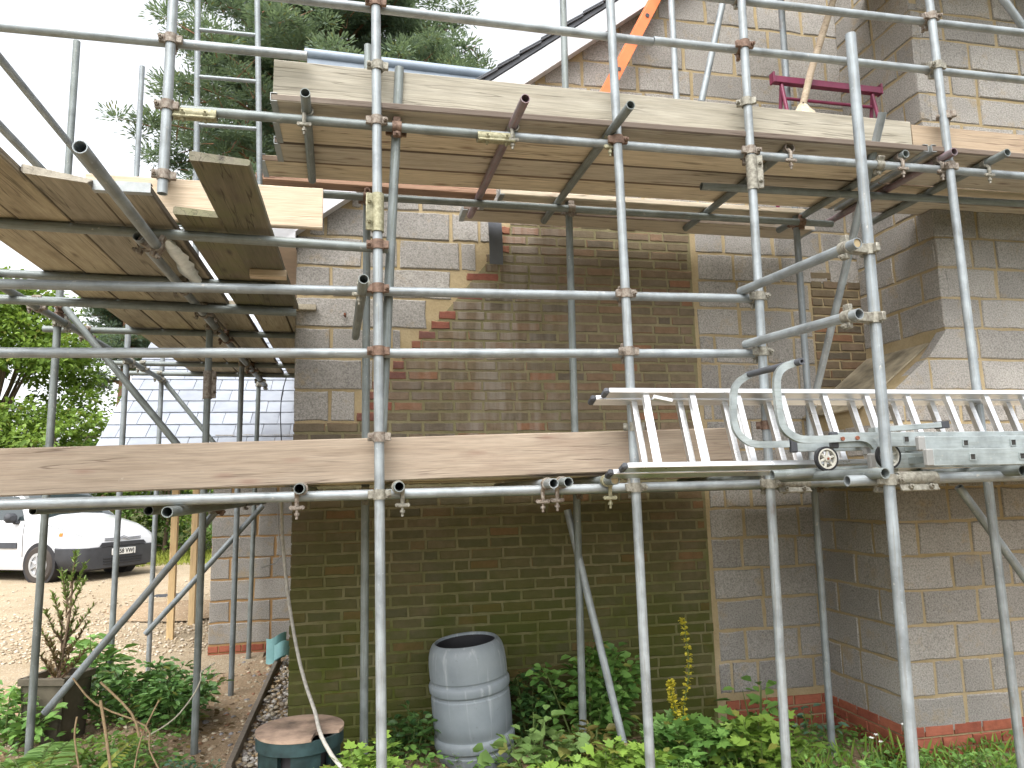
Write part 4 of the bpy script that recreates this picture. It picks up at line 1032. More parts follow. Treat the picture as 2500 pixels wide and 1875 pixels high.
# broken green bin with a clay coloured lid
gc = aZ(733, 1776, .40); gx = Vector((gc.x, gc.y, 0)); gb = empty('garden_bin', (gx.x, gx.y, -.02), 'dark green plastic pedestal bin with a broken pinkish lid by the wall corner', 'bin')
gm = plain('dark_green_plastic', (.022, .045, .048), .55, 0, .4, 10)
b = MB(); b.hollow(gx+Vector((0, 0, .32)), gx+Vector((0, 0, .385)), .232, .215, 36); b.build('rim', gm, gb)
b = MB(); b.hollow(gx+Vector((0, 0, -.05)), gx+Vector((0, 0, .33)), .165, .15, 24); b.build('inner_drum', plain('inner_drum_plastic', (.05, .045, .05), .8), gb)
for k in range(6):
    a0 = k*math.pi/3-1.35; vs = []
    for j in range(5):
        a_ = a0+(j/4-.5)*.72
        for r_0, z in ((.212, -.05), (.218, .32), (.185, .32), (.180, -.05)): vs.append(gx+Vector((r_0*math.cos(a_), r_0*math.sin(a_), z)))
    b = MB(); b.add(vs, [(i*4+q, i*4+(q+1) % 4, i*4+4+(q+1) % 4, i*4+4+q) for i in range(4) for q in range(4)]+[(0, 1, 2, 3), (16, 17, 18, 19)]); b.build('side_panel', gm, gb)
pts = []
for k in range(40):
    a_ = 2*math.pi*k/40; r_0 = .235
    if -1.15 < a_-2*math.pi < -.55: r_0 = .165+.02*math.sin(a_*9)
    pts.append(gx+Vector((r_0*math.cos(a_), r_0*math.sin(a_), .386)))
b = MB(); b.prism(pts, (0, 0, .016)); b.build('lid', plain('faded_clay_lid', (.30, .215, .16), .85, 0, .45, 7, .5), gb, 0)
# pale rope and thin wires dropping from the platform
def spl(P, sub=5):
    Q = []
    for i in range(len(P)-1):
        for s in range(sub):
            p0, p1, p2, p3 = P[max(i-1, 0)], P[i], P[i+1], P[min(i+2, len(P)-1)]; t = s/sub
            Q.append(.5*((2*p1)+(p2-p0)*t+(2*p0-5*p1+4*p2-p3)*t*t+(3*p1-p0-3*p2+p3)*t**3))
    return Q+[P[-1]]
rp = [(687, 1205, 5.12), (689, 1300, 5.12), (697, 1400, 5.08), (710, 1500, 5.0), (728, 1600, 4.85), (746, 1670, 4.7), (768, 1735, 4.45), (782, 1790, 4.18), (803, 1832, 4.05), (822, 1860, 3.98), (850, 1890, 3.9)]
b = MB(); b.tube(spl([aY(*q) for q in rp]), .0105, 8); tag(b.build('rope', plain('pale_rope', (.42, .40, .36), .9, 0, .2, 40, .5), None, 60), 'pale grey rope hanging from the platform past the left wall corner', 'rope')
for k, pts_ in enumerate((((678, 1215, 5.2), (680, 1300, 5.2), (686, 1345, 5.2), (676, 1372, 5.15), (655, 1380, 5.1), (637, 1386, 5.05)), ((683, 1215, 5.2), (685, 1280, 5.2), (688, 1340, 5.2), (690, 1380, 5.2)))):
    b = MB(); b.tube(spl([aY(*q) for q in pts_]), .0035, 6); tag(b.build('wire', plain('grey_wire', (.35, .35, .35), .6), None, 60), ('thin grey wire curling left to a loose end beside the rope', 'straight thin grey wire hanging close beside the rope')[k], 'wire')
b = MB(); bar(b, (-.775, 5.0, .0), (-.815, 8.25, .0), .035, .12, ZD); tag(b.build('edging_board', wood_mat('edging_timber', (.20, .16, .12), (.30, .25, .19), (.1, .08, .06)), None), 'grey timber edging board between bare soil and the pebble strip', 'edging board')
# turquoise plastic bits by the corner
tm = plain('turquoise_plastic', (.20, .40, .41), .5, 0, .1)
for k, (px, py, w_, h_, ya) in enumerate(((672, 1585, .19, .24, .25), (688, 1590, .16, .14, -.1))):
    c = aY(px, py, 7.9-.1*k); b = MB(); vs = []
    for i in range(9):
        t = i/8-.5; off = .10*(t*2)**2
        for z in (-h_/2, h_/2):
            for th in (0, .006): vs.append(c+Vector((t*w_, off*.8+th, z+.03*math.sin(t*4+k))))
    b.add(vs, [(i*4, i*4+2, i*4+6, i*4+4) for i in range(8)]+[(i*4+1, i*4+5, i*4+7, i*4+3) for i in range(8)]+[(i*4+2, i*4+3, i*4+7, i*4+6) for i in range(8)]+[(i*4, i*4+4, i*4+5, i*4+1) for i in range(8)]+[(0, 1, 3, 2), (32, 34, 35, 33)])
    tag(b.build('plastic_scrap', tm, None, 60), ('curved turquoise plastic scrap leaning behind the wall corner', 'shorter turquoise plastic scrap in front of the curved one')[k], 'plastic scrap')
b = MB(); b.tube(spl([aY(*q) for q in ((706, 900, 8.36), (690, 955, 8.36), (685, 1010, 8.36), (688, 1100, 8.36))]), .006, 6); tag(b.build('cable', black_pl, None, 60), 'thin black cable hanging in front of the slate roof beside the house', 'cable')
# dark tray and disturbed earth on the drive
c = aZ(412, 1462, .14); b = MB(); b.box(c+Vector((0, 0, .03)), (.50, .34, .05), None, .012); b.box(c+Vector((0, 0, .058)), (.42, .26, .012), None, .004)
tag(b.build('plastic_tray', dark_pl), 'flat dark grey tray lying on the drive near the yellow posts', 'tray')
c = aZ(440, 1500, .08); b = MB(); vs = []
for i in range(10):
    for k in range(24):
        t = i/9; a_ = 2*math.pi*k/24; r_0 = t*(1+.18*math.sin(3*a_)+.1*math.sin(5*a_+1)); vs.append((c.x+1.0*r_0*math.cos(a_), c.y+.75*r_0*math.sin(a_), gz(c.x, c.y)+.01+.13*(1-t*t)+rr.uniform(-.02, .02)*(1-t)))
b.add(vs, [(i*24+k, i*24+(k+1) % 24, (i+1)*24+(k+1) % 24, (i+1)*24+k) for i in range(9) for k in range(24)])
tag(b.build('soil_heap', soil, None, 70), 'low heap of dug brown earth on the drive between the posts', 'soil heap')

# ================================================================ white van
f_ = Vector((math.sin(R(60)), -math.cos(R(60)), 0)); l_ = Vector((-f_.y, f_.x, 0))
wr = Vector((-5.40, 14.6, .262)); org = wr+l_*.76
VM = mat_from(org, f_, l_, ZD)
van = bpy.data.objects.new('van', None); van.empty_display_size = .1; put(van, None, VM); tag(van, 'white panel van with black bumper parked on the gravel drive', 'van')
def vput(m, name, mat, parent=None, smooth=40):
    me = m.mesh(name, mat, smooth); return put(bpy.data.objects.new(name, me), parent or van, VM)
ST = [(.90, [(.60, .27), (.70, .40), (.70, .60), (.62, .69), (.50, .73), (.28, .75), (0, .755)]),
      (.80, [(.76, .24), (.82, .42), (.83, .66), (.76, .78), (.62, .82), (.36, .85), (0, .86)]),
      (.50, [(.80, .22), (.87, .45), (.885, .74), (.85, .90), (.72, .955), (.42, 1.0), (0, 1.02)]),
      (.10, [(.80, .22), (.885, .45), (.90, .78), (.87, .99), (.77, 1.05), (.45, 1.10), (0, 1.12)]),
      (-.08, [(.80, .22), (.885, .45), (.90, .80), (.875, 1.01), (.79, 1.07), (.47, 1.14), (0, 1.16)]),
      (-.50, [(.80, .22), (.885, .45), (.90, .80), (.88, 1.02), (.745, 1.36), (.52, 1.50), (0, 1.55)]),
      (-.90, [(.80, .22), (.885, .45), (.90, .80), (.88, 1.03), (.735, 1.62), (.60, 1.75), (0, 1.81)]),
      (-1.6, [(.80, .22), (.885, .45), (.90, .80), (.88, 1.04), (.75, 1.64), (.62, 1.78), (0, 1.84)]),
      (-3.3, [(.80, .24), (.885, .45), (.90, .80), (.88, 1.04), (.76, 1.64), (.63, 1.78), (0, 1.84)]),
      (-3.46, [(.72, .30), (.80, .45), (.82, .80), (.80, 1.04), (.69, 1.60), (.57, 1.73), (0, 1.79)])]
def vpt(i, k, sd=1, off=0.0):
    x, pr = ST[i]; y, z = pr[k]; return Vector((x, sd*y, z))
b = MB(); ns = len(ST); vs = []
for x, pr in ST: vs += [(x, y, z) for y, z in pr]+[(x, -y, z) for y, z in reversed(pr[:-1])]
b.add(vs, [(i*13+k, i*13+k+1, i*13+14+k, i*13+13+k) for i in range(ns-1) for k in range(12)]+[tuple(range(13)), tuple((ns-1)*13+k for k in range(13))])
paint = NT('white_van_paint').fin((.58, .59, .605), .25, 0, spec=.5, Coat_Weight=.5, Coat_Roughness=.08)
body = vput(b, 'body', paint, None, 50)
glass = NT('dark_glass').fin((.03, .04, .042), .06, 0, spec=.8)
def patch(name, quads, mat, off, parent=body, th=.012):
    """panels lying on the body: list of 4-corner quads in van space, pushed out and given thickness"""
    m = MB()
    for q in quads:
        q = [Vector(p) for p in q]; nn = (q[1]-q[0]).cross(q[3]-q[0]).normalized(); cc = sum(q, Vector())/4
        if nn.dot(cc-Vector((-1, 0, .8))) < 0: nn = -nn
        m.prism([p+nn*off for p in q], -nn*th)
    return vput(m, name, mat, parent, 0)
L = lambda a, b, t: a.lerp(b, t)
qs = []
for sd in (1, -1):
    for i in (4, 5):
        a, b_, c, d = vpt(i, 4, sd), vpt(i+1, 4, sd), vpt(i+1, 5, sd), vpt(i, 5, sd)
        if i == 4: a, d = L(a, b_, .08), L(d, c, .08)
        else: b_, c = L(a, b_, .92), L(d, c, .92)
        qs.append((L(a, d, .12), L(b_, c, .12), c, d)); e, f = vpt(i+1, 6, sd), vpt(i, 6, sd)
        if i == 4: f = L(f, e, .08)
        else: e = L(f, e, .92)
        qs.append((d, c, e, f))
patch('windscreen', qs, glass, .006)
for sd in (1, -1):
    a, b_, c, d = L(vpt(5, 3, sd), vpt(4, 3, sd), .2), L(vpt(6, 3, sd), vpt(7, 3, sd), .75), L(vpt(6, 4, sd), vpt(7, 4, sd), .7), L(vpt(6, 4, sd), vpt(5, 4, sd), .25)
    patch('side_window', [(L(a, d, .12), L(b_, c, .1), L(b_, c, .9), L(a, d, .9))], glass, .006)
    patch('door_strip', [((-.55, sd*.905, .60), (-1.75, sd*.905, .60), (-1.75, sd*.895, .70), (-.55, sd*.895, .70))], dark_pl, .012, body, .02)
    patch('door_handle', [((-1.45, sd*.895, .93), (-1.63, sd*.895, .93), (-1.63, sd*.892, .97), (-1.45, sd*.892, .97))], dark_pl, .02, body, .02)
    m = MB(); m.box((-.62, sd*1.0, 1.13), (.14, .22, .17), None, .05); m.box((-.60, sd*.90, 1.05), (.10, .10, .06), None, .02); vput(m, 'mirror', dark_pl)
    patch('headlight', [(L(vpt(0, 3, sd), vpt(1, 3, sd), .3)+Vector((.0, sd*.02, -.08)), (.52, sd*.875, .74), (.47, sd*.86, .90), L(vpt(1, 4, sd), vpt(2, 4, sd), .25))], NT('headlight_lens').fin((.62, .66, .68), .08, .2, spec=.8), .008)
    patch('indicator', [((.47, sd*.875, .80), (.40, sd*.88, .80), (.40, sd*.87, .86), (.47, sd*.865, .86))], plain('amber_lens', (.7, .16, .02), .2), .012)
    for xw in (0, -2.73):
        m = MB(); m.tube([(xw, sd*.70, .33), (xw, sd*.903, .33)], .372, 36); vput(m, 'wheel_arch', black_pl, body)
        m = MB(); m.lathe([(.20, -.09), (.29, -.10), (.315, -.075), (.318, 0), (.315, .075), (.29, .10), (.205, .095)], (xw, sd*.83, .318), 36, Matrix.Rotation(math.pi/2, 3, 'X')); wh = vput(m, 'wheel', plain('dusty_tyre', (.05, .042, .036), .9))
        m = MB(); R3 = Matrix.Rotation(math.pi/2, 3, 'X'); m.ring((xw, sd*.915, .318), (0, 1, 0), .208, .165, .03, 32); m.tube([(xw, sd*.86, .318), (xw, sd*.905, .318)], .17, 24); m.tube([(xw, sd*.9, .318), (xw, sd*.925, .318)], .055, 16)
        for q in range(7):
            a_ = q*2*math.pi/7; d = Vector((math.cos(a_), 0, math.sin(a_))); cc = Vector((xw, sd*.915, .318)); bar(m, cc+d*.04, cc+d*.18, .045, .012, d.cross(YD))
        vput(m, 'hubcap', plain('silver_hubcap', (.48, .49, .50), .35, .5), wh)
# black bumper wrapping the nose
m = MB(); vs = []; prof_b = [(.02, 0), (.03, 1), (.026, 2)]
seq = [(3, 1), (2, 1), (1, 1), (0, 1), (0, -1), (1, -1), (2, -1), (3, -1)]
for i, sd in seq:
    x, pr = ST[i]
    if i == 3: x = .36
    for k in range(3):
        y, z = pr[k]; o_ = .022; zz = (.23, .42, .585)[k]
        vs.append((x+(o_ if i < 2 else 0), sd*(y+(o_ if i > 0 else 0)), zz))
m.add(vs, [(i*3+k, i*3+k+1, i*3+4+k, i*3+3+k) for i in range(7) for k in range(2)]); 
lo = [(vs[i*3][0]-.05, vs[i*3][1]*.9, .21) for i in range(8)]; b0_ = len(vs); m.add(lo, []); m.f += [(i*3, i*3+3, b0_+i+1, b0_+i) for i in range(7)]
up_ = [(vs[i*3+2][0]-.05, vs[i*3+2][1]*.95, .61) for i in range(8)]; b1_ = len(m.v); m.add(up_, []); m.f += [(i*3+2, b1_+i, b1_+i+1, i*3+5) for i in range(7)]
vput(m, 'bumper', dark_pl, None, 60)
patch('upper_grille', [((.925, -.52, .60), (.925, .52, .60), (.915, .46, .665), (.915, -.46, .665))], black_pl, .008)
for z in (.30, .345, .39):
    m = MB(); m.box((.93, 0, z), (.02, .86, .020), None, .004); vput(m, 'grille_slat', black_pl)
m = MB(); m.box((.936, 0, .495), (.012, .52, .112), None, .003); plate = vput(m, 'number_plate', plain('number_plate_white', (.78, .78, .75), .4, 0, .03))
cu = bpy.data.curves.new('plate_text', 'FONT'); cu.body = 'LC58 VWJ'; cu.align_x = 'CENTER'; cu.align_y = 'CENTER'; cu.size = .105; cu.extrude = .001; cu.offset = .002
to = bpy.data.objects.new('plate_text', cu); dgm = bpy.data.meshes.new_from_object(to); dgm.name = 'plate_text'; dgm.materials.clear(); dgm.materials.append(black_pl)
TM = VM @ mat_from(Vector((.9445, 0, .495)), Vector((0, 1, 0)), Vector((0, 0, 1)), Vector((1, 0, 0))); put(bpy.data.objects.new('plate_text', dgm), plate, TM)
for z, zc in ((.705, .03), (.735, .03)):
    m = MB(); pts = [(.905, -.40, z), (.915, -.10, z-.005), (.918, 0, z+zc), (.915, .10, z-.005), (.905, .40, z)]; m.tube(pts, .009, 6); vput(m, 'badge_bar', plain('chrome', (.35, .35, .36), .2, .9))
for sd in (1, -1):
    for xs_ in (-.42, -1.78):
        patch('panel_gap', [((xs_, sd*.886, .45), (xs_-.012, sd*.886, .45), (xs_-.012, sd*.901, .80), (xs_, sd*.901, .80)), ((xs_, sd*.901, .80), (xs_-.012, sd*.901, .80), (xs_-.012, sd*.882, 1.02), (xs_, sd*.882, 1.02))], black_pl, .003, body, .004)
    for i in (1, 2):
        a, b_ = vpt(i, 3, sd), vpt(i+1, 3, sd); patch('bonnet_gap', [(a, b_, b_+Vector((0, -sd*.012, .006)), a+Vector((0, -sd*.012, .006)))], black_pl, .003, body, .004)
m = MB(); m.box((-1.2, 0, .30), (4.0, 1.45, .22), None, .03); vput(m, 'underside', black_pl)
# ================================================================ vegetation
def leaf_mat(name, c1, c2, rough=.5, trans=.3, dark=.0):
    m = NT(name); r = m.rand(); n = m.noise(m.pos(), 2.0, 3); f = m.math('MULTIPLY_ADD', r, .7, m.math('MULTIPLY', n, .3))
    col = m.ramp(f, [(.12, c1), (.80, c2)]); col = m.mix(m.ramp(r, [(.955, 0.0), (.965, .7)]), col, (.24, .20, .05)); m.fin(col, rough, 0, spec=.35)
    tr = m.n('BsdfTranslucent', None, Color=m.mix(.5, col, (.16, .22, .02))); mx = m.n('MixShader', None, Fac=trans)
    m.t.links.new(m.b.outputs[0], mx.inputs[1]); m.t.links.new(tr.outputs[0], mx.inputs[2]); m.t.links.new(mx.outputs[0], m.out.inputs[0]); return m.m
lf_light = leaf_mat('leaf_light_green', (0.142, 0.248, 0.041), (0.260, 0.401, 0.071), .55)
lf_mid = leaf_mat('leaf_mid_green', (0.094, 0.214, 0.051), (0.205, 0.376, 0.085), .5)
lf_dark = leaf_mat('leaf_dark_green', (0.035, 0.091, 0.031), (0.091, 0.182, 0.049), .4)
lf_gloss = leaf_mat('leaf_glossy', (0.074, 0.165, 0.050), (0.165, 0.314, 0.083), .3, .2)
lf_blue = leaf_mat('leaf_blue_green', (0.077, 0.169, 0.116), (0.153, 0.276, 0.184), .5)
lf_fern = leaf_mat('leaf_fern', (0.142, 0.269, 0.071), (0.283, 0.453, 0.127), .55)
lf_yel = leaf_mat('leaf_yellow_green', (0.220, 0.264, 0.044), (0.396, 0.440, 0.077), .55)
lf_bronze = leaf_mat('leaf_bronze', (.15, .14, .04), (.26, .22, .07), .5)
lf_tree = leaf_mat('leaf_tree', (0.099, 0.180, 0.032), (0.270, 0.396, 0.072), .55, .4)
lf_tree2 = leaf_mat('leaf_hedge', (0.048, 0.104, 0.024), (0.144, 0.240, 0.056), .5, .3)
needle = leaf_mat('pine_needle', (.12, .175, .13), (.24, .31, .235), .6, .4)
brown_lf = leaf_mat('dead_foliage', (.10, .065, .03), (.20, .135, .07), .8, .15)
flower_y = leaf_mat('yellow_flower', (.55, .48, .03), (.78, .68, .10), .6, .2)
flower_w = leaf_mat('white_flower', (.7, .7, .68), (.85, .85, .82), .6, .2)
bark = rust_mat('bark', (.10, .07, .045), (.20, .14, .09), 0)
bark_pine = rust_mat('pine_bark', (.17, .09, .05), (.30, .16, .09), 0)
twig_m = rust_mat('dry_twig', (.20, .14, .075), (.32, .24, .14), 0)
stem_m = plain('green_stem', (.10, .14, .04), .6)

def unit(a): return a/np.maximum(np.linalg.norm(a, axis=1, keepdims=True), 1e-6)
def leaf_arr(P, D, S, asp=.5, fold=.25, droop=.15, g=None, upn=None):
    """arrays of folded leaves: P base points, D axis directions, S lengths"""
    g = g or nrng; n = len(P); D = unit(np.asarray(D, float)); S = np.asarray(S, float).reshape(-1, 1)*np.ones((n, 1))
    up = np.tile([0, 0, 1.0], (n, 1)) if upn is None else upn
    up = up+g.normal(0, .45, (n, 3)); s = unit(np.cross(D, up)); N = unit(np.cross(s, D)); w = S*asp/2
    dz = np.array([0, 0, -1.0])
    a = P; t = P+D*S+dz*S*droop
    p1 = P+D*S*.33; p2 = P+D*S*.70+dz*S*droop*.5
    L1, R1 = p1+s*w*.9+N*w*fold, p1-s*w*.9+N*w*fold; L2, R2 = p2+s*w*.8+N*w*fold, p2-s*w*.8+N*w*fold
    V = np.stack([a, L1, L2, t, R2, R1], 1).reshape(-1, 3); b = np.arange(n)[:, None]*6
    F = np.concatenate([b+[0, 1, 2, 3], b+[0, 3, 4, 5]], 0)
    return V, F
def lobed_arr(P, D, S, g=None, lobes=5):
    """broad lobed leaves as a fan of quads"""
    g = g or nrng; n = len(P); D = unit(np.asarray(D, float)); S = np.asarray(S, float).reshape(-1, 1)*np.ones((n, 1))
    up = np.tile([0, 0, 1.0], (n, 1))+g.normal(0, .35, (n, 3)); s = unit(np.cross(D, up)); N = unit(np.cross(s, D))
    ang = np.radians([-115, -85, -58, -38, -18, 0, 18, 38, 58, 85, 115]); rad = np.array([.38, .62, .44, .74, .56, 1.0, .56, .74, .44, .62, .38])
    c = P+D*S*.12; pts = [P]
    for a, r in zip(ang, rad): pts.append(c+(D*math.cos(a)+s*math.sin(a))*S*r*.8-N*S*.10*r*r+N*S*.10*abs(math.sin(a))*r)
    V = np.stack(pts, 1).reshape(-1, 3); k = len(pts); b = np.arange(n)[:, None]*k
    F = np.concatenate([b+[0, i, i+1, i+2] for i in range(1, k-2, 2)], 0)
    return V, F
def joinarr(parts):
    V = []; F = []; o = 0
    for v, f in parts: V.append(v); F.append(f+o); o += len(v)
    return np.concatenate(V), np.concatenate(F)
def rdirs(n, g, zlo=-.2, zhi=1.0):
    a = g.uniform(0, 2*np.pi, n); z = g.uniform(zlo, zhi, n); return unit(np.stack([np.cos(a), np.sin(a), z], 1))

def bush(name, label, cat, c, rx, ry, h, n, size, mat, seed, asp=.5, lob=False, group=None, stems=7, droop=.2, zmin=.05, clump=9, stem_mat=None, smooth=False):
    """leafy plant: stems from the base, leaves gathered in clumps round the stem ends"""
    g = np.random.default_rng(seed); c = np.array(c, float)
    e = empty(name, tuple(c), label, cat, group)
    tips = []; b = MB()
    for k in range(stems):
        a = g.uniform(0, 6.28); r = math.sqrt(g.uniform(0, 1)); t = np.array([rx*r*math.cos(a), ry*r*math.sin(a), h*(1-.45*r*r)*g.uniform(.75, 1.0)])
        p0 = c+np.array([t[0]*.25, t[1]*.25, -.03]); p1 = c+t*np.array([.7, .7, .6]); p2 = c+t
        b.tube([p0, p1, p2], [max(.003, size*.06), max(.0025, size*.05), .0015], 5, False); tips.append((p0, p1, p2))
    b.build('stem', stem_mat or stem_m, e, 60, tuple(c))
    per = n//stems; Ps = []; Ds = []
    for p0, p1, p2 in tips:
        t = g.beta(2.2, 1.2, per)[:, None]; q = (1-t)**2*p0+2*t*(1-t)*p1+t*t*p2
        d = rdirs(per, g, -.15, .7); q = q+d*size*g.uniform(.1, .9, (per, 1))+g.normal(0, .02*max(rx, .2), (per, 3))
        q[:, 2] = np.maximum(q[:, 2], c[2]+zmin*h*0+.005); Ps.append(q); Ds.append(d)
    P = np.concatenate(Ps); D = np.concatenate(Ds); S = size*g.uniform(.55, 1.15, len(P))
    V, F = lobed_arr(P, D, S, g) if lob else leaf_arr(P, D, S, asp, .25, droop, g)
    np_obj('foliage', V, F, mat, e, tuple(c))
    return e
def fern(name, label, c, n, L, mat, seed, arch=.6, group='ferns'):
    g = np.random.default_rng(seed); c = np.array(c, float); e = empty(name, tuple(c), label, 'fern', group)
    for k in range(n):
        a = g.uniform(0, 6.28) if n > 3 else k*2.1+.5; l = L*g.uniform(.75, 1.1); d = np.array([math.cos(a), math.sin(a), 0]); parts = []; m = 22
        t = np.linspace(.12, 1, m); mid = c+d*(t*l*.85)[:, None]+np.array([0, 0, 1])*(l*(1.1*t-arch*1.1*t*t))[:, None]
        tg = unit(np.gradient(mid, axis=0)); s = unit(np.cross(tg, [0, 0, 1.0])); w = l*.24*np.sin(np.clip(t*1.02, 0, 1)*np.pi)**.7+.01
        for sg in (1, -1):
            parts.append(leaf_arr(mid, s*sg+tg*.35, w, .28, .1, .15, g))
        b = MB(); b.tube([tuple(c)]+[tuple(x) for x in mid[::4]], .0025, 5, False)
        V, F = joinarr(parts); fr = np_obj('frond', V, F, mat, e, tuple(c)); b.build('rachis', stem_m, fr, 60, tuple(c))
    return e

# ---- trees
def pine(c, H, seed, label, crown, name='pine_tree', n_br=60, mat=needle, tuft=.5, per=46, lo=.35, nl=.26):
    g = np.random.default_rng(seed); c = np.array(c, float); e = empty(name, tuple(c), label, 'tree'); b = MB()
    top = c+[.4, .3, H]; tr = [c+(top-c)*t+np.array([.25*math.sin(4*t), .2*math.cos(3*t), 0])*t for t in np.linspace(0, 1, 9)]
    b.tube([tuple(p) for p in tr], list(np.linspace(.34, .05, 9)), 10); cents = []
    for k in range(n_br):
        t = g.uniform(lo, .99); i = t*8; p = tr[int(i)]*(1-i % 1)+tr[min(int(i)+1, 8)]*(i % 1)
        a = g.uniform(0, 6.28); L = crown*(1.0-((t-lo)/(1-lo))**1.6*.75)*g.uniform(.55, 1.05); up = g.uniform(-.05, .45)
        d = np.array([math.cos(a), math.sin(a), up]); q = [p+d*L*s+np.array([0, 0, .12*L*math.sin(s*3)])+g.normal(0, .12, 3)*s for s in (0, .35, .7, 1.0)]
        b.tube([tuple(x) for x in q], [.085*(1-t)+.035, .05, .03, .012], 6, False)
        for s in np.linspace(.38, 1.0, 6):
            base = p+d*L*s
            for _ in range(3 if s > .5 else 2):
                off = g.normal(0, .34, 3)*[1, 1, .55]; cents.append(base+off+[0, 0, .12*L*math.sin(s*3)])
                if s > .6 and g.random() < .4: b.tube([tuple(base), tuple(cents[-1])], [.018, .006], 4, False)
    b.build('trunk', bark_pine, e, 60, tuple(c)); cents = np.array(cents)
    rep = np.repeat(cents, per, 0); D = rdirs(len(rep), g, -.25, 1.0); P = rep+D*tuft*g.uniform(.05, .75, (len(rep), 1))*[1, 1, .6]
    V, F = leaf_arr(P, D, nl*g.uniform(.6, 1.2, len(P)), .26, .2, 0, g); np_obj('crown', V, F, mat, e, tuple(c)); return e
def broad(c, H, rx, seed, label, mat, n=90, per=70, size=.2, z0=.25, name='broadleaf_tree', trunk=.16, group=None, cat='tree', ry=None):
    g = np.random.default_rng(seed); c = np.array(c, float); e = empty(name, tuple(c), label, cat, group); b = MB(); ry = ry or rx
    b.tube([tuple(c-[0, 0, .1]), tuple(c+[.1, 0, H*.4]), tuple(c+[.0, .1, H*.85])], [trunk, trunk*.7, .03], 9); cents = []
    for k in range(n):
        a = g.uniform(0, 6.28); u = g.uniform(0, 1); z = z0+(1-z0)*g.uniform(0, 1)**.8; pr = math.sqrt(max(.04, 1-((z-z0)/(1-z0)*1.6-.62)**2)) if True else 1
        r = pr*(.35+.65*math.sqrt(u)); p = c+np.array([rx*r*math.cos(a), ry*r*math.sin(a), H*z]); cents.append(p)
        if k % 5 == 0: b.tube([tuple(c+[0, 0, H*z*.55]), tuple((p+c+[0, 0, H*z])/2), tuple(p)], [trunk*.32, trunk*.18, .008], 5, False)
    b.build('trunk', bark, e, 60, tuple(c)); cents = np.array(cents); rad = g.uniform(.5, 1.3, len(cents))*rx*.26
    rep = np.repeat(cents, per, 0); rr = np.repeat(rad, per)[:, None]; D = rdirs(len(rep), g, -.6, 1.0); P = rep+D*rr*g.uniform(.2, 1.0, (len(rep), 1))**.6*[1, 1, .75]
    V, F = leaf_arr(P, D+g.normal(0, .5, D.shape), size*g.uniform(.6, 1.25, len(P)), .6, .2, .2, g); np_obj('crown', V, F, mat, e, tuple(c)); return e
a = aY(760, 1150, 23); pine((a.x, 23, .3), 20, 21, 'tall dark pine tree rising behind the house and the scaffold', 6.4, n_br=175, lo=.43, tuft=.62, per=170, nl=.165)
a = aY(255, 1000, 27); pine((a.x+.2, 27, .3), 9.2, 22, 'small distant pine showing beside the slate roof edge', 1.8, n_br=26, lo=.55, tuft=.45, per=80, nl=.16)
a = aY(30, 1150, 21); broad((a.x-.6, 21, .3), 7.0, 2.5, 31, 'leafy bright green tree at the far left behind the van', lf_tree, 210, 150, .15, .06)
a = aY(120, 1200, 19.5); broad((a.x, 19.5, .4), 3.4, 2.2, 32, 'low green bush below the leafy tree at the far left', lf_tree, 60, 80, .13, .1, 'bush', .05, 'bushes behind the van', 'bush')
a = aY(290, 1300, 20); broad((a.x+.1, 20, .4), 2.7, 1.7, 33, 'dark hedge bush directly behind the van bonnet', lf_tree2, 60, 90, .12, .02, 'bush', .05, 'bushes behind the van', 'bush')
a = aY(400, 1300, 19.6); broad((a.x, 19.6, .4), 2.6, 1.5, 34, 'green hedge bush seen between the yellow posts', lf_tree, 55, 90, .11, .02, 'bush', .05, 'bushes behind the van', 'bush')
a = aY(490, 1300, 19.8); broad((a.x, 19.8, .4), 2.5, 1.5, 35, 'hedge bush just left of the outbuilding wall', lf_tree2, 50, 90, .11, .02, 'bush', .05, 'bushes behind the van', 'bush')
a = aY(30, 1300, 22.5); broad((a.x-.5, 22.5, .4), 3.2, 3.0, 36, 'dark bush behind the rear of the van', lf_tree2, 50, 80, .14, .02, 'bush', .05, 'bushes behind the van', 'bush')
def grass(name, label, pts, h, mat, seed):
    g = np.random.default_rng(seed); P = np.array(pts); D = np.stack([g.normal(0, .35, len(P)), g.normal(0, .35, len(P)), np.ones(len(P))], 1)
    V, F = leaf_arr(P, D, h*g.uniform(.5, 1.2, len(P)), .07, .1, .25, g); return tag(np_obj(name, V, F, mat), label, 'grass', None, 'stuff')
g = np.random.default_rng(71); P_ = np.stack([g.uniform(-7.5, -1.2, 9000), g.uniform(16.9, 19.5, 9000), np.zeros(9000)], 1); P_[:, 2] = .2+.07*np.maximum(0, P_[:, 1]-17.6)
grass('verge_grass', 'bright grass verge along the far edge of the drive', P_, .22, lf_yel, 72)

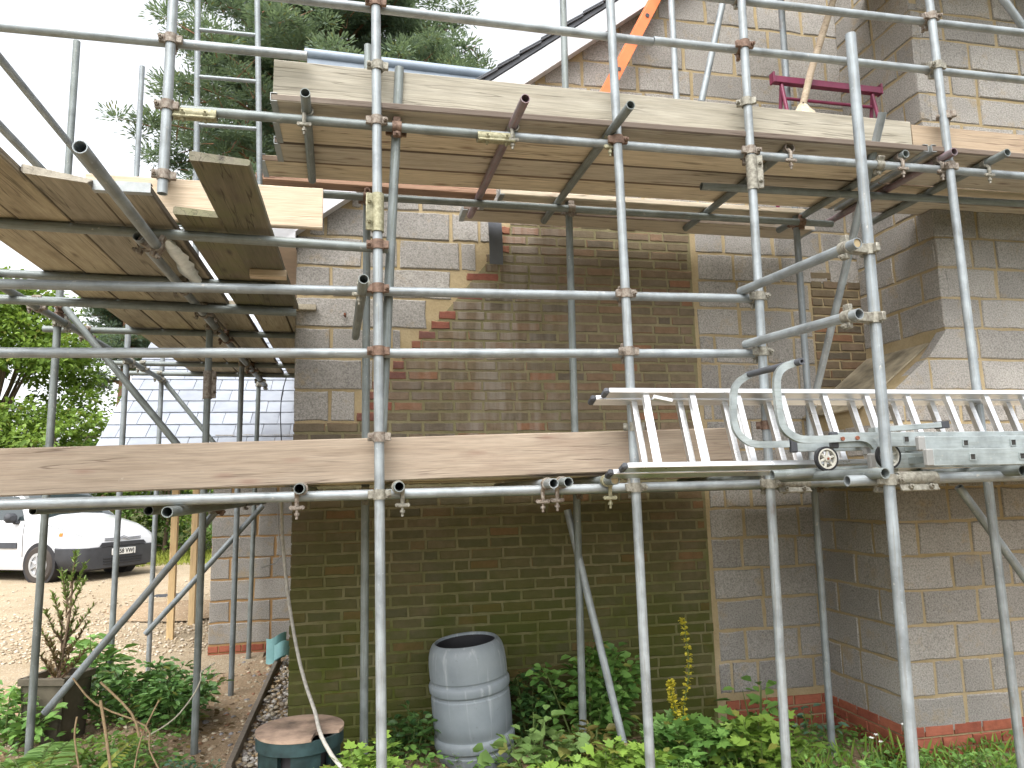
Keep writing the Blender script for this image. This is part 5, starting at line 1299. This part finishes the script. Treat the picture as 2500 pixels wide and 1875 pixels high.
# ---- planter with a leggy conifer
pc = aY(138, 1700, 6.15); pz = gz(pc.x, 6.15); pw = .16; ptop = aY(138, 1648, 6.15).z
pm = plain('weathered_stone_planter', (.105, .09, .065), .9, 0, .25, 7, .4)
pl = empty('planter', (pc.x, 6.15, pz), 'square weathered planter box holding the leggy conifer at the left', 'planter')
Mr = Matrix.Rotation(R(-16), 4, 'Z'); O = Vector((pc.x, 6.15, 0))
for k in range(4):
    a_ = k*math.pi/2; b = MB(); d = Vector((math.cos(a_), math.sin(a_), 0)); s_ = Vector((-d.y, d.x, 0))
    q = [d*pw*.86-s_*pw*.86+ZD*(pz-.03), d*pw*.86+s_*pw*.86+ZD*(pz-.03), d*pw+s_*pw+ZD*ptop, d*pw-s_*pw+ZD*ptop]
    b.prism([O+Mr @ x for x in q], Mr @ (-d*.022)); b.build('side', pm, pl, 0)
    b = MB(); b.box((0, 0, 0), (.035, pw*2+.03, .05), None, .004); b.build('rim', pm, pl, 35, None, Matrix.Translation(O) @ Mr @ Matrix.Rotation(a_, 4, 'Z') @ Matrix.Translation((pw-.002, 0, ptop-.012)))
b = MB(); b.box(O+ZD*(ptop-.05), (pw*1.85, pw*1.85, .03), Mr); b.build('compost', soil, pl, 0)
g = np.random.default_rng(81); cb_ = np.array([pc.x, 6.15, ptop-.04]); ct = empty('conifer', tuple(cb_), 'leggy young conifer with browning lower branches in the planter', 'shrub'); b = MB()
tipc = np.array(aY(185, 1345, 6.15)); low = []; hig = []
tips_px = [(185, 1350), (210, 1375), (150, 1390), (205, 1415), (165, 1420), (130, 1450), (230, 1475), (190, 1480), (110, 1490), (150, 1500), (175, 1520), (215, 1520), (100, 1535), (125, 1560), (180, 1570), (210, 1585), (150, 1590), (100, 1600), (190, 1610), (120, 1615), (160, 1615)]
for k, (px, py) in enumerate(tips_px):
    t_ = np.array(aY(px, py, 6.15+g.uniform(-.12, .12))); st_ = cb_+(tipc-cb_)*np.clip((t_[2]-cb_[2])/(tipc[2]-cb_[2])-.28, 0, 1); mid = (st_+t_)/2-[0, 0, .02]
    b.tube([tuple(st_), tuple(mid), tuple(t_)], [.007, .005, .002], 5, False)
    n_ = 85; u = g.uniform(.2, 1.0, n_)[:, None]; P = (1-u)**2*st_+2*u*(1-u)*mid+u*u*t_; ax = (t_-st_)/np.linalg.norm(t_-st_); D = unit(rdirs(n_, g, -.4, .8)*.9+ax*.9)
    hh = (P[:, 2]-cb_[2])/(tipc[2]-cb_[2]); green = g.uniform(0, 1, n_) < np.clip(hh*1.8-.28, .08, 1)
    hig.append((P[green], D[green])); low.append((P[~green], D[~green]))
b.tube([tuple(cb_-[0, 0, .05]), tuple((cb_+tipc)/2+[.02, 0, 0]), tuple(tipc)], [.014, .009, .002], 7, False); b.build('trunk', bark, ct, 60, tuple(cb_))
for nm, arr, mm in (('green_foliage', hig, leaf_mat('conifer_green', (.13, .22, .05), (.24, .34, .09), .6)), ('brown_foliage', low, brown_lf)):
    P = np.concatenate([x for x, _ in arr]); D = np.concatenate([x for _, x in arr]); V, F = leaf_arr(P, D, .042*g.uniform(.5, 1.2, len(P)), .30, .1, 0, g); np_obj(nm, V, F, mm, ct, tuple(cb_))

# ---- plants on the left
def on(px, py, Y): v = aY(px, py, Y); return (v.x, Y, gz(v.x, Y)-.01)
bush('leafy_shrub', 'glossy green shrub spreading behind the diagonal brace at the left', 'shrub', on(335, 1700, 6.5), .62, .45, .46, 1500, .085, lf_gloss, 41, .5, stems=34)
bush('leafy_shrub', 'lighter green shrub with long leaves just right of the conifer', 'shrub', on(235, 1600, 6.9), .26, .3, .62, 300, .14, lf_mid, 42, .35, stems=12)
bush('leafy_shrub', 'darker glossy shrub at the foot of the thick pole', 'shrub', on(430, 1690, 6.15), .34, .3, .36, 700, .085, lf_gloss, 43, .5, stems=18)
bush('leafy_plant', 'pale leafed plant at the far left edge of the bed', 'plant', on(20, 1640, 6.0), .35, .4, .40, 420, .10, lf_mid, 44, .45, stems=14)
bush('leafy_plant', 'low weed clump under the dry stalks at the bottom left', 'plant', on(330, 1850, 5.1), .30, .26, .18, 300, .06, lf_mid, 45, .45, stems=20)
bush('leafy_plant', 'small blue green weed clump at the foot of the near pole', 'plant', on(460, 1890, 4.9), .26, .2, .17, 300, .035, lf_blue, 46, .5, stems=16)
bush('leafy_plant', 'green weed clump between the fern and the planter', 'plant', on(260, 1800, 5.4), .24, .24, .18, 220, .07, lf_light, 47, .45, stems=16)
bush('leafy_plant', 'broad leaved weed in the extreme bottom left corner', 'plant', on(20, 1930, 4.6), .3, .25, .16, 220, .075, lf_mid, 48, .45, stems=16)
fern('fern', 'pale green fern at the foot of the planter', on(75, 1830, 4.75), 10, .50, lf_fern, 51)
fern('fern', 'yellow green upright fern frond beside the planter', on(165, 1860, 4.6), 3, .42, lf_yel, 52, .25)
fern('fern', 'green fern in front of the garden bin', on(600, 1905, 4.05), 10, .42, lf_fern, 53)
fern('fern', 'fern at the bottom edge left of the dry stalks', on(120, 1930, 4.2), 9, .40, lf_fern, 54)
# dry stalks
dry = [([(178, 1655, 4.6), (235, 1720, 4.6), (355, 1772, 4.6), (365, 1830, 4.6), (395, 1890, 4.6)], .007, 'bent dry stalk leaning right at the bottom left'), ([(245, 1665, 4.5), (320, 1740, 4.5), (340, 1800, 4.5)], .009, 'dry stalk crossing the bent stalk, cut at its top'), ([(245, 1710, 4.4), (258, 1790, 4.4), (272, 1895, 4.4)], .011, 'thick upright cut dry stalk at the bottom left'), ([(388, 1710, 4.6), (345, 1800, 4.6), (325, 1890, 4.6)], .006, 'thin pale stalk leaning left over the weeds'), ([(188, 1750, 4.5), (182, 1800, 4.5), (195, 1890, 4.5)], .007, 'short upright dry stalk nearest the left ferns')]
for pts_, r_0, lb in dry:
    b = MB(); b.tube(spl([aY(*q) for q in pts_], 3), r_0*.72, 7); tag(b.build('dry_stalk', twig_m, None, 60), lb, 'stalk', 'dry stalks')
b = MB(); b.tube(spl([aY(*q) for q in ((525, 1618, 5.4), (492, 1640, 5.3), (490, 1660, 5.25), (470, 1700, 5.15), (425, 1755, 5.0), (360, 1798, 4.85))], 4), .0045, 6); tag(b.build('wire', plain('pale_cable', (.5, .46, .36), .7), None, 60), 'thin pale cable looping over the bare soil by the near pole', 'wire')

# ---- plants before the brick wall
bush('leafy_plant', 'bright light green lobed plant in front of the water butt at the left', 'plant', on(905, 1890, 3.95), .36, .28, .46, 420, .08, lf_light, 61, lob=True, stems=16)
bush('leafy_plant', 'light green lobed plant draping over the garden bin edge', 'plant', on(770, 1900, 3.85), .17, .2, .44, 90, .10, lf_light, 62, lob=True, stems=6)
bush('leafy_plant', 'dark leafy weed between the back pole and the water butt', 'plant', on(1000, 1800, 4.95), .22, .18, .34, 260, .07, lf_dark, 63, .55, stems=12)
bush('leafy_plant', 'pale round leaved plant touching the right of the water butt', 'plant', on(1310, 1880, 4.35), .26, .2, .46, 130, .095, leaf_mat('leaf_pale_round', (.14, .24, .07), (.22, .33, .11), .55), 64, .95, stems=12)
bush('leafy_shrub', 'oval leaved green shrub against the brick wall behind the slanting tube', 'shrub', on(1440, 1790, 4.98), .46, .2, .72, 760, .095, lf_mid, 65, .6, stems=22)
bush('leafy_shrub', 'dark shrub in the shade just right of the water butt', 'shrub', on(1300, 1790, 5.08), .22, .12, .62, 460, .065, lf_dark, 66, .55, stems=14)
bush('leafy_plant', 'bronze tinted leaf clump in front of the slanting tube', 'plant', on(1445, 1870, 4.5), .22, .2, .34, 170, .085, lf_bronze, 67, .5, stems=12)
bush('leafy_plant', 'broad green plant at the foot of the slanting tube', 'plant', on(1480, 1905, 4.0), .46, .28, .36, 620, .085, lf_light, 68, lob=True, stems=22)
bush('leafy_plant', 'broad leaved green clump under the yellow flower spikes', 'plant', on(1720, 1870, 4.55), .36, .28, .42, 420, .10, lf_mid, 69, lob=True, stems=20)
bush('leafy_plant', 'broad leaved green clump in front of the block corner', 'plant', on(1860, 1880, 4.35), .36, .25, .38, 460, .09, lf_light, 70, lob=True, stems=20)
bush('leafy_plant', 'low green weeds at the foot of the near right pole', 'plant', on(2080, 1890, 3.9), .4, .25, .24, 380, .07, lf_mid, 171, .45, stems=22)
bush('leafy_plant', 'small leaved weeds by the red brick plinth at the right', 'plant', on(2330, 1890, 3.95), .42, .2, .26, 520, .035, lf_mid, 172, .5, stems=26)
bush('leafy_plant', 'green sapling leaning out of the block corner', 'plant', on(1850, 1790, 4.95), .16, .1, .48, 26, .12, lf_mid, 173, .5, stems=5)
bush('leafy_plant', 'blue green sprig at the foot of the corner pole', 'plant', on(1985, 1800, 4.85), .17, .1, .26, 34, .075, lf_blue, 174, .5, stems=4)
bush('leafy_plant', 'mixed green plant between the two front poles', 'plant', on(1620, 1900, 4.05), .32, .25, .28, 320, .085, lf_mid, 175, .5, stems=20)
bush('leafy_plant', 'pale green plant just right of the water butt foot', 'plant', on(1290, 1905, 4.0), .26, .2, .24, 240, .08, lf_light, 176, .6, stems=16)
ml = empty('mullein', on(1675, 1800, 4.75), 'tall plant with two yellow flower spikes before the brick wall', 'flower'); g = np.random.default_rng(91)
for pts_, top in ((((1690, 1800, 4.75), (1668, 1745, 4.75), (1682, 1630, 4.75), (1668, 1515, 4.75)), 1.0), (((1680, 1800, 4.7), (1655, 1750, 4.7), (1640, 1700, 4.7), (1638, 1665, 4.7)), .8)):
    P = spl([aY(*q) for q in pts_], 8); b = MB(); b.tube(P, list(np.linspace(.007, .003, len(P))), 6, False); stx = b.build('stem', stem_m, ml, 60)
    A = np.array([tuple(q) for q in P[5:]]); rep = np.repeat(A, 16, 0)+g.normal(0, .004, (len(A)*16, 3)); D = rdirs(len(rep), g, -.2, .6); V, F = leaf_arr(rep+D*.006, D, .026*g.uniform(.5, 1.2, len(rep)), .8, .3, 0, g); np_obj('flower_spike', V, F, flower_y, ml, tuple(P[0]))
    rep = np.repeat(A, 8, 0); D = rdirs(len(rep), g, -.2, .9); V, F = leaf_arr(rep, D, .016*g.uniform(.5, 1.2, len(rep)), .5, .3, 0, g); np_obj('buds', V, F, lf_yel, ml, tuple(P[0]))
for k, (px, py) in enumerate(((2138, 1795), (2150, 1812), (2128, 1803), (2355, 1868), (2205, 1770))):
    c = np.array(aY(px, py, 4.0)); b = MB(); e = empty('daisy', (c[0], c[1], gz(c[0], c[1])), ('topmost of the white daisies left of the near right pole', 'lowest of the white daisies left of the near right pole', 'leftmost of the white daisies left of the near right pole', 'single white daisy at the bottom edge by the plinth', 'single white daisy just right of the near right pole')[k], 'flower', 'white daisies')
    b.tube([(c[0]+.02, c[1]+.02, gz(c[0], c[1])-.02), tuple(c)], .002, 5, False); b.build('stem', stem_m, e, 60)
    D = np.stack([np.cos(np.arange(9)*.7), np.sin(np.arange(9)*.7)-.4, np.full(9, .35)], 1); V, F = leaf_arr(np.repeat(c[None], 9, 0), D, .017, .5, .1, 0, g); np_obj('petals', V, F, flower_w, e, tuple(c))
g = np.random.default_rng(95); n_ = 1500; P_ = np.stack([g.uniform(1.0, 4.2, n_), g.uniform(3.3, 4.6, n_), np.zeros(n_)], 1); P_[:, 2] = [gz(x, y)-.02 for x, y, _ in P_]
grass('garden_grass', 'long thin grass growing among the weeds at the bottom right', P_, .22, lf_light, 96)
g = np.random.default_rng(97); n_ = 5200; P_ = np.stack([g.uniform(-.3, 4.3, n_), g.uniform(3.2, 5.2, n_), np.zeros(n_)], 1); P_[:, 2] = [gz(x, y)+bumps(x, y)-.02 for x, y, _ in P_]
D = rdirs(n_, g, .1, .9); V, F = leaf_arr(P_+np.array([0, 0, 1])*g.uniform(.0, .10, (n_, 1)), D, .055*g.uniform(.5, 1.3, n_), .6, .2, .2, g); tag(np_obj('ground_weeds', V, F, lf_mid), 'low carpet of small weeds along the foot of the wall', 'weeds', None, 'stuff')
g = np.random.default_rng(98); n_ = 1500; P_ = np.stack([g.uniform(-3.4, -1.15, n_), g.uniform(4.4, 6.8, n_), np.zeros(n_)], 1); P_[:, 2] = [gz(x, y)+bumps(x, y)-.02 for x, y, _ in P_]
D = rdirs(n_, g, .1, .9); V, F = leaf_arr(P_+np.array([0, 0, 1])*g.uniform(.0, .12, (n_, 1)), D, .06*g.uniform(.5, 1.3, n_), .5, .2, .2, g); tag(np_obj('ground_weeds', V, F, lf_mid), 'low weeds covering the bed at the bottom left', 'weeds', None, 'stuff')

g = np.random.default_rng(99); n_ = 2200; P_ = np.stack([np.where(g.uniform(0, 1, n_) < .55, g.uniform(-3.2, -.9, n_), g.uniform(-.4, 4.3, n_)), g.uniform(3.4, 6.6, n_), np.zeros(n_)], 1)
P_ = P_[~((P_[:, 0] > -.5) & (P_[:, 1] > 5.2))]; P_[:, 2] = [gz(x, y)+bumps(x, y)-.018 for x, y, _ in P_]
D = rdirs(len(P_), g, -.1, .25); V, F = leaf_arr(P_, D, .05*g.uniform(.5, 1.4, len(P_)), .5, .3, .0, g); tag(np_obj('leaf_litter', V, F, brown_lf), 'dry brown leaf litter lying on the soil of the bed', 'leaf litter', None, 'stuff')
